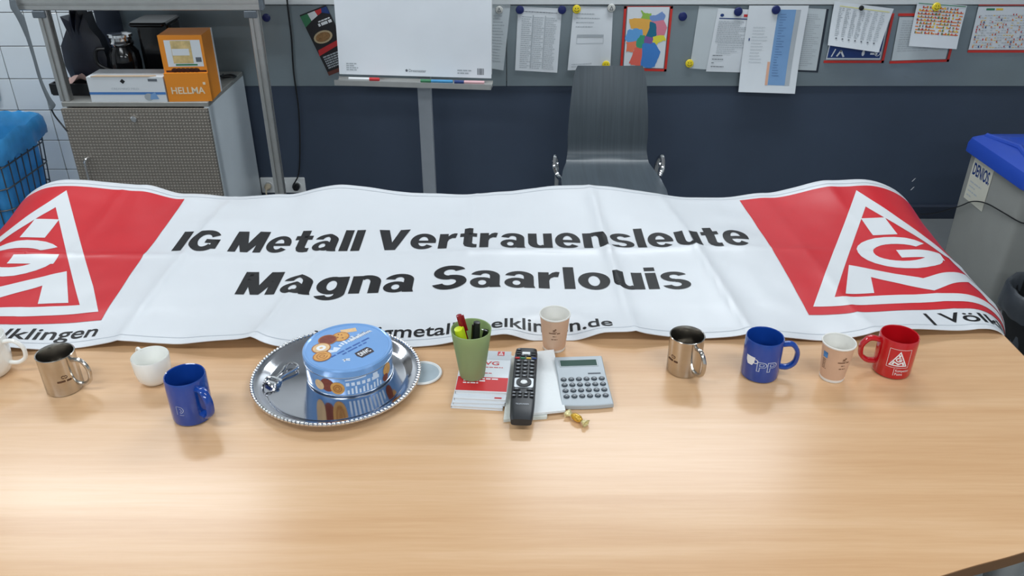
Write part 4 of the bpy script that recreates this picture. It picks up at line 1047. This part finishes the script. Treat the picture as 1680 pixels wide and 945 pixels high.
def lm(d): return lambda a, b: ((a*cr-b*sr)*R0, (a*sr+b*cr)*R0, HT-.0012+d)
COOK = [mat('cookie_gold', srgb(214, 158, 84), .5, var=.15, nscale=120), mat('cookie_brown', srgb(128, 58, 40), .5, var=.2, nscale=120), mat('cookie_pale', srgb(222, 186, 140), .5, var=.12, nscale=120), mat('cookie_edge', srgb(176, 112, 54), .5, var=.1)]
def cookie(cx, cy, r, m, k, kind):
    decal('biscuit_print', [circ(cx, cy, r, r*.95, 20)], COOK[3], lid, lm(.0003+.0002*k)); decal('biscuit_print', [circ(cx, cy, r*.88, r*.83, 20)], m, lid, lm(.0004+.0002*k))
    if kind == 'spiral': decal('biscuit_swirl', arcband(cx, cy, r*.62, r*.6, r*.12, 0, 1.8*PI, 18)+arcband(cx, cy, r*.32, r*.3, r*.12, .5, 2.1*PI, 14), COOK[3], lid, lm(.0005+.0002*k))
    if kind == 'sugar': decal('biscuit_swirl', arcband(cx, cy, r*.5, r*.48, r*.3, 0, 2*PI, 18), INKW, lid, lm(.0005+.0002*k))
    if kind == 'dots': decal('biscuit_swirl', [circ(cx+dx*r, cy+dy*r, r*.1, n=8) for dx, dy in ((.3, .2), (-.3, .1), (0, -.4), (.1, .5))], COOK[1], lid, lm(.0005+.0002*k))
decal('biscuit_print', [[(.28, .60), (.36, .76), (.70, .56), (.62, .40)]], COOK[2], lid, lm(.0003))
cookie(.17, .50, .23, COOK[0], 1, 'dots'); cookie(-.14, .62, .245, COOK[1], 2, ''); cookie(-.48, .43, .24, COOK[2], 3, 'sugar'); cookie(-.69, .11, .23, COOK[0], 4, 'spiral')
LW = lm(.0003)
decal('castle_print', [[(-.5, .12), (-.40, .26), (-.34, .14), (-.24, .24), (-.14, .08), (-.32, .02)]]+[rect(-.12+i*.09, .12+.02*(i % 2), -.06+i*.09, .22+.05*(i % 3)) for i in range(8)], mat('print_pale_blue', srgb(214, 226, 242), .4), lid, LW)
scr = []
rs = random.Random(11)
for k in range(13):
    x = .22+k*.05; scr += stroke([(x, .12), (x+.02, .20+.08*rs.random()), (x+.045, .11)], .02)
decal('script_title', scr, INKW, lid, lm(.0005))
decal('lid_lettering', words(-.56, .62, -.10, .055, random.Random(3))+words(-.3, .45, -.21, .05, random.Random(8)), mat('print_mid_blue', srgb(60, 100, 170), .4), lid, LW)
bd = [(.10, -.34), (.42, -.34), (.44, -.42), (.42, -.62), (.10, -.62), (.08, -.52)]
decal('brand_badge', [[(-.07, -.36), (.31, -.36), (.35, -.50), (.31, -.66), (-.07, -.66), (-.11, -.51)]], mat('badge_dark', srgb(58, 48, 56), .4), lid, LW)
decal('badge_lettering', [text_polys('DNVC', -.045, -.59, .285, .16, .03)], INKW, lid, lm(.0006))
decal('lid_mark', stroke([(-.46, -.46), (-.38, -.40), (-.30, -.47)], .03)+stroke([(-.44, -.38), (-.34, -.52)], .03), INKW, lid, LW)
fb = cyl_map(RT-.001, camang(tp_), .0005)
for k, (a, b, r, m) in enumerate(((-.052, .026, .016, COOK[1]), (-.030, .021, .015, COOK[0]), (-.072, .022, .012, COOK[2]), (.088, .030, .014, COOK[0]), (.080, .014, .009, COOK[1]))):
    decal('side_biscuit', [circ(a, b, r, r, 20)], m, tin, cyl_map(RT-.001, camang(tp_), .0004+.0002*k), .008)
decal('side_swirl', arcband(-.030, .021, .0095, .0095, .002, 0, 2*PI, 16)+arcband(-.030, .021, .005, .005, .0018, 0, 2*PI, 12), COOK[3], tin, cyl_map(RT-.001, camang(tp_), .0016), .008)
decal('side_castle', [rect(-.010+i*.008, .006, -.006+i*.008, .016+.004*(i % 3)) for i in range(10)]+[rect(-.012+i*.011, .026, -.005+i*.011, .034) for i in range(7)]+[rect(.046, .026, .058, .042)]+stroke([(-.012, .040), (.03, .043)], .003), mat('print_pale_blue', (1, 1, 1)), tin, fb, .008)
# bottle opener on the tray
p = onz(470, 616, ZT+.003)
op = thing('bottle_opener', 'small chrome bottle opener lying on the silver tray', 'bottle opener', (p.x, p.y, ZT+.0068), math.radians(62))
build('grip', Geo().tube(smooth([(-.030, -.004, .004), (-.010, -.006, .006), (.014, -.013, .008), (.026, -.010, .009), (.028, .008, .009), (.016, .013, .008), (-.010, .006, .006), (-.030, .005, .004)], 5, True), .0028, 8, True), CHROME, op)
build('head', Geo().rings([[(x, y, z) for x, y in rrect(-.038, 0, .026, .030, .006, 3)] for z in (.0, .007)]), CHROME, op)
build('pry_loop', Geo().tube(smooth([(-.05, -.012, .008), (-.055, 0, .013), (-.05, .012, .008), (-.036, .014, .010), (-.036, -.014, .010)], 4, True), .0025, 8, True), CHROME, op)
# white round coaster under the tray edge
p = onz(693, 614, ZT)
co = thing('jar_lid', 'white rimmed round lid lying half under the tray', 'lid', (p.x, p.y, ZT+.0006))
build('rim', Geo().lathe([(.036, .0), (.041, 0), (.0425, .003), (.041, .0055), (.0385, .0055), (.036, .003)], 48, loop=True), WHITEP, co)
build('disc', Geo().lathe([(0, .0005), (.037, .0005), (.037, .0030), (0, .0030)], 48), mat('lid_grey', srgb(168, 182, 190), .3, var=.08, nscale=30), co)

# ================================================================== booklets, pen cup
bkp = onz(793, 612, ZT+.025); brz = math.radians(-4)
BP = mat('booklet_pages', srgb(226, 228, 230), .6, var=.04, nscale=6, stretch=(1, 1, 200))
specs = [((-.004, -.018), -1.2, .0065, 'grey-white booklet at the bottom of the stack under the pen cup'), ((-.003, -.013), 1.0, .0055, 'white booklet second from the bottom of the stack under the pen cup'), ((.001, -.008), -.5, .0065, 'white booklet with red mark directly under the red booklet'), ((.002, .004), 0.0, .0085, 'booklet with red band and VG lettering on top of the stack')]
z = ZT+.0006; BW, BH = .104, .150
for i, ((dx, dy_), ra_, th, lab) in enumerate(specs):
    t = thing('booklet', lab, 'booklet', (bkp.x+dx, bkp.y+dy_, z), brz+math.radians(ra_), 'booklets stacked under the pen cup')
    build('pages', Geo().box(-BW/2+.001, BW/2-.001, -BH/2+.001, BH/2-.001, .0006, th-.0006), BP, t)
    for zz in (0, th-.0006): cov = build('cover', Geo().box(-BW/2, BW/2, -BH/2, BH/2, zz, zz+.0006), PAPER, t)
    build('spine', Geo().box(-BW/2-.0006, -BW/2, -BH/2, BH/2, 0, th), PAPER, t)
    ft = lambda a, b, th=th: (a*BW-BW/2, b*BH-BH/2, th+.0003); ft2 = lambda a, b, th=th: (a*BW-BW/2, b*BH-BH/2, th+.0006)
    if i == 3:
        decal('grey_field', [rect(0, .78, 1, 1)], mat('print_light_grey', srgb(196, 202, 208), .5), t, ft)
        decal('red_band', [rect(0, .02, 1, .34)], INKR, t, ft)
        decal('emblem_print', [rect(.72, .88, .86, .985)], INKR, t, ft2); decal('emblem_white', logo_polys(.735, .885, .11), INKW, t, lambda a, b, th=th: (a*BW-BW/2, b*BH-BH/2, th+.0008))
        decal('title_lettering', [text_polys('BetrVG', .1, .64, .78, .09, .02)], INKR, t, ft)
        decal('subtitle_lettering', words(.1, .88, .575, .018, random.Random(1))+words(.1, .4, .5, .018, random.Random(2))+words(.1, .66, .43, .018, random.Random(6)), INKR, t, ft)
        decal('band_lettering', words(.12, .8, .285, .028, random.Random(4))+words(.12, .55, .235, .028, random.Random(9))+words(.12, .42, .185, .022, random.Random(7)), INKW, t, ft2)
    elif i == 2: decal('red_mark', [rect(.78, .02, .92, .05)], INKR, t, ft)
    z += th+.0003
cz = z
p = onz(775, 615, cz)
pc = thing('pen_cup', 'tapered frosted green pen cup standing on the booklets', 'pen cup', (p.x, p.y, cz+.0004))
GRN = mat('frosted_green', srgb(186, 206, 156), .38, var=.05, nscale=8, transl=.5)
rb, rt, hh = .0260, .0412, .113
rg_ = lambda z: rb+(rt-rb)*z/hh
build('cup_wall', Geo().lathe([(0, 0), (rb-.002, 0), (rb, .002), (rt, hh-.001), (rt-.0008, hh), (rt-.002, hh-.001), (rb-.0015, .005), (0, .004)], 56), GRN, pc)
def pen(name, label, base, tip, parts, rz=0):
    """a pen standing in the cup from base to tip; parts: (name, f0, f1, r0, r1, material)"""
    b = Vector(base); d = Vector(tip)-b; L = d.length; q = d.to_track_quat('Z', 'Y').to_matrix().to_4x4()
    o = thing(name, label, 'pen', pc.location+b, 0, 'pens in the green cup')
    for nm, f0, f1, r0, r1, m in parts:
        if nm == 'clip': build(nm, Geo().box(-.0018, .0018, r0, r1, f0*L, f1*L, q), m, o)
        else: build(nm, Geo().lathe([(0, f0*L), (r0, f0*L+.0004), (r1, f1*L-.0006), (r1*.7, f1*L), (0, f1*L)], 16, q), m, o)
RED = mat('pen_dark_red', srgb(140, 14, 30), .25); HLY = mat('highlighter_yellow', srgb(214, 232, 40), .35)
pen('highlighter', 'yellow highlighter pen leaning in the green cup', (-.004, .004, .005), (-.025, -.012, .120), [('barrel', 0, .55, .0065, .0085, HLY), ('cap', .55, 1, .0092, .0085, HLY), ('clip', .62, .98, .0085, .012, HLY)])
pen('ballpoint_pen', 'dark red ballpoint pen rising highest from the green cup', (.006, .008, .005), (-.024, .004, .142), [('barrel', 0, .8, .003, .0058, RED), ('cap', .8, 1, .0060, .0058, RED), ('clip', .72, .98, .0055, .0095, RED)])
pen('marker_pen', 'thick black marker pen in the green cup', (.002, -.004, .005), (.012, .004, .126), [('barrel', 0, .6, .006, .0078, BLACK), ('cap', .6, 1, .0086, .0068, BLACK), ('clip', .66, .97, .0075, .0108, BLACKG)])
pen('ballpoint_pen', 'black and silver ballpoint pen at the right in the green cup', (.006, .002, .005), (.030, .006, .106), [('barrel', 0, .78, .003, .0058, BLACK), ('cap', .78, 1, .0060, .0052, BLACKG), ('clip', .74, 1, .0055, .0090, CHROME)])
pen('ballpoint_pen', 'short grey pen lying low at the front of the green cup', (-.004, .002, .005), (-.006, -.027, .100), [('barrel', 0, .85, .0045, .0052, GREYP), ('cap', .85, 1, .0055, .0055, GREYP)])

# ================================================================== napkins, remote, calculator, sweet
NAP = mat('napkin_white', srgb(232, 235, 236), .8, var=.02, bump=.3, bscale=120)
NAP2 = mat('napkin_cream', srgb(226, 228, 220), .8, var=.02, bump=.3, bscale=120)
def quad_slab(corners, z0, th, wob=.0):
    c = [onz(x, y, ZT) for x, y in corners]; o = (c[0]+c[1]+c[2]+c[3])/4
    g = Geo()
    tl, tr_, br__, bl_ = [v-o for v in c]
    top = lambda a, b: (lambda p: (p.x, p.y, th+wob*math.sin(5*a+3*b)))((bl_*(1-a)+br__*a)*(1-b)+(tl*(1-a)+tr_*a)*b)
    g.grid(top, 10, 10); g.grid(lambda a, b: (lambda p: (p[0], p[1], 0))(top(a, b)), 10, 10)
    N = 121; rg = [i for i in range(11)]+[j*11+10 for j in range(1, 11)]+[110+i for i in range(9, -1, -1)]+[j*11 for j in range(9, 0, -1)]
    g.f += [(rg[i], rg[(i+1) % 40], rg[(i+1) % 40]+N, rg[i]+N) for i in range(40)]
    return g, Vector((o.x, o.y, z0))
def napkin(label, corners, z0, th, m, k=2):
    o = None
    for i in range(k):
        g, loc = quad_slab(corners, z0, th/k*.86, .0003)
        if o is None: o = thing('paper_napkin', label, 'napkin', loc, 0, 'folded napkins under the remote control')
        b = build('fold_layer', g, m, o); b.location = (.0006*(i % 2), .0006*i, th/k*i)
napkin('cream folded napkin at the bottom under the remote control', [(838, 588), (906, 588), (897, 688), (826, 693)], ZT+.0005, .006, NAP2, 3)
napkin('white folded napkin fanned out between remote control and calculator', [(844, 588), (908, 581), (927, 681), (838, 690)], ZT+.0072, .005, NAP, 2)
zr_ = ZT+.0128
a_ = onz(864, 574, zr_+.015); b_ = onz(855, 688, zr_+.015); mid = (a_+b_)/2; ln = (a_-b_).length; an = math.atan2(a_.y-b_.y, a_.x-b_.x)-PI/2
rc = thing('remote_control', 'long black television remote control lying on the napkins', 'remote control', (mid.x, mid.y, zr_), an)
W, Lr, Hr = .049, ln, .020
sec = []
for k in range(17):
    v = -1+2*k/16; y = v*Lr/2; w = W/2*(1-.10*(1+v)/2*.0-.14*max(0, -v-.55)**1.2*2)*(1 if abs(v) < .97 else .93); h = Hr*(1-.12*max(0, -v-.7)*3) if v > -.99 else Hr*.75
    prof = []
    for i in range(20):
        t_ = 2*PI*i/20; c_, s_ = math.cos(t_), math.sin(t_)
        x = w*math.copysign(abs(c_)**.45, c_); zz = h/2+h/2*math.copysign(abs(s_)**.5, s_); prof.append((x, y, zz))
    sec.append(prof)
REM = mat('remote_black', srgb(38, 40, 44), .4); BTN = mat('remote_button', srgb(24, 25, 28), .45)
body = build('case', Geo().rings(sec), REM, rc, ang=50)
zt_ = Hr+.0002
Y = lambda f: Lr/2-f*Lr          # f: fraction from the top end
build('silver_panel', Geo().rbox(0, Y(.535), zt_-.0008, W*.80, Lr*.135, .0018, .004, .0004), mat('remote_silver', srgb(190, 194, 198), .3, .5), rc)
build('navigation_ring', Geo().lathe([(.008, .0), (.0155, 0), (.0155, .003), (.008, .003)], 32, T(0, Y(.535), zt_), loop=True), BTN, rc)
build('ok_button', Geo().lathe([(0, 0), (.0068, 0), (.0068, .0032), (.005, .0042), (0, .0044)], 24, T(0, Y(.535), zt_)), WHITEP, rc)
def btn(x, f, sx, sy, m=BTN, mark=None):
    b = build('button', Geo().rbox(x, Y(f), zt_-.0006, sx, sy, .0026, min(sx, sy)*.35, .0006, 3), m, rc)
    if mark: decal('button_mark', [rect(x-sx*.22, Y(f)-sy*.14, x+sx*.22, Y(f)+sy*.14)], mat('mark_grey', srgb(190, 196, 204), .5), rc, lambda a, b_: (a, b_, zt_+.0023))
btn(-.016, .035, .010, .006, BTN, 1)
for x in (-.016, .016):
    for f in (.075, .11): btn(x, f, .010, .005, BTN)
build('label_plate', Geo().rbox(0, Y(.09), zt_-.0006, .017, .008, .0022, .001, .0004), WHITEP, rc)
for x in (-.0065, .0065): btn(x, .125, .010, .006, BTN, 1)
for i, m in enumerate((INKR, INKGR, INKY, INKDB)): btn(-.018+i*.012, .168, .010, .004, m)
for r_ in range(5):
    for x in (-.0145, 0, .0145): btn(x, .215+r_*.056, .0115, .0072, BTN, 1)
for x in (-.0135, .0135): btn(x, .632, .014, .005, BTN, 1)
for r_ in range(2):
    for i in range(4): btn(-.018+i*.012, .68+r_*.043, .0095, .006, BTN, 1)
decal('maker_lettering', [text_polys('TELEFUNKEN', -.013, Y(.835), .013, .0042, .01)], mat('mark_grey', (1, 1, 1)), rc, lambda a, b: (a, b, Hr+.0004))
# calculator
ca_ = [onz(x, y, ZT+.012) for x, y in ((909, 592), (990, 589), (1004, 662), (921, 664))]
cm = (ca_[0]+ca_[1]+ca_[2]+ca_[3])/4; v_ = (ca_[0]+ca_[1]-ca_[2]-ca_[3])/2; cl = v_.length; cw = ((ca_[1]-ca_[0]).length+(ca_[2]-ca_[3]).length)/2
clc = thing('desk_calculator', 'silver desk calculator with dark oval keys beside the napkins', 'calculator', (cm.x, cm.y, ZT+.0008), math.radians(3.2))
SIL = mat('calculator_silver', srgb(176, 184, 190), .5, .15, var=.02)
ou = []
for k in range(9): ou.append((-cw/2+cw*k/8, -cl/2-.004*(1-((k-4)/4)**2)))
ou += [(cw/2*.985, -cl*.2), (cw/2*.97, cl*.1), (cw/2*.985, cl*.46), (cw/2*.97, cl/2), (-cw/2*.97, cl/2), (-cw/2*.985, cl*.46), (-cw/2*.97, cl*.1), (-cw/2*.985, -cl*.2)]
slope = lambda y: .011+.010*max(0, (y+cl/2)/cl)
g = Geo(); ins = inset(ou, .0015)
g.rings([[(x, y, 0) for x, y in ins], [(x, y, .0015) for x, y in ou], [(x, y, slope(y)-.0015) for x, y in ou], [(x, y, slope(y)) for x, y in ins]])
build('case', g, SIL, clc, ang=30)
sl_ = math.atan(.010/cl)
def cpt(x, f): y = cl/2-f*cl; return T(x, y, slope(y))@Rx(sl_)
dis = build('display_bezel', Geo().rbox(0, 0, -.001, cw*.80, cl*.155, .0018, .002, .0004, 3, cpt(-.002, .155)), mat('bezel_grey', srgb(150, 160, 164), .3), clc)
build('display', Geo().rbox(0, 0, .0006, cw*.74, cl*.125, .0006, .001, .0002, 2, cpt(-.002, .155)), mat('lcd_green', srgb(56, 82, 74), .55, spec=.2), clc)
build('slot', Geo().rbox(0, 0, -.0008, .027, .0045, .0015, .001, .0003, 2, cpt(.027, .385)), INKD, clc)
KEY = mat('calculator_key', srgb(44, 56, 66), .35)
for r_ in range(4):
    for c_ in range(6):
        x = (c_-2.5)*cw*.152; f = .50+r_*.115
        k_ = build('key', Geo().lathe([(0, -.001), (.0062, -.001), (.0062, .002), (.0050, .0032), (0, .0034)], 20, cpt(x, f)@Matrix.Diagonal((1, .86, 1, 1))), KEY, clc)
        decal('key_mark', [rect(-.0016, -.001, .0016, .001)], mat('mark_grey', (1, 1, 1)), k_, lambda a, b, M=cpt(x, f): M@Vector((a, b, .0037)))
# wrapped sweet
a_ = onz(930, 682, ZT); b_ = onz(962, 700, ZT); mid = (a_+b_)/2; an = math.atan2(b_.y-a_.y, b_.x-a_.x)
sw = thing('wrapped_sweet', 'golden wrapped sweet with twisted ends in front of the calculator', 'sweet', (mid.x, mid.y, ZT+.0008), an)
SWG = mat('sweet_gold', srgb(214, 168, 60), .2, .3, var=.4, nscale=150, bump=.4, bscale=150); SWC = mat('sweet_foil', srgb(226, 214, 160), .2, .2, var=.3, nscale=160, bump=.5, bscale=200)
build('sweet_body', Geo().lathe([(0, -.0125), (.004, -.012), (.0072, -.007), (.0078, 0), (.0072, .007), (.004, .012), (0, .0125)], 18, T(0, 0, .0078)@Ry(PI/2)), SWG, sw)
for s_ in (-1, 1):
    rings = []
    for k in range(6):
        f = k/5; x = s_*(.0115+.013*f); w = .0022+.0075*f
        rings.append([(x, w*math.cos(2*PI*j/14)*(1+.25*math.sin(5*2*PI*j/14)), max(.0003, .0065+w*.7*math.sin(2*PI*j/14)*(1+.2*math.sin(4*2*PI*j/14+k)))) for j in range(14)])
    build('twisted_end', Geo().rings(rings, cap1=False), SWC, sw, ang=80)
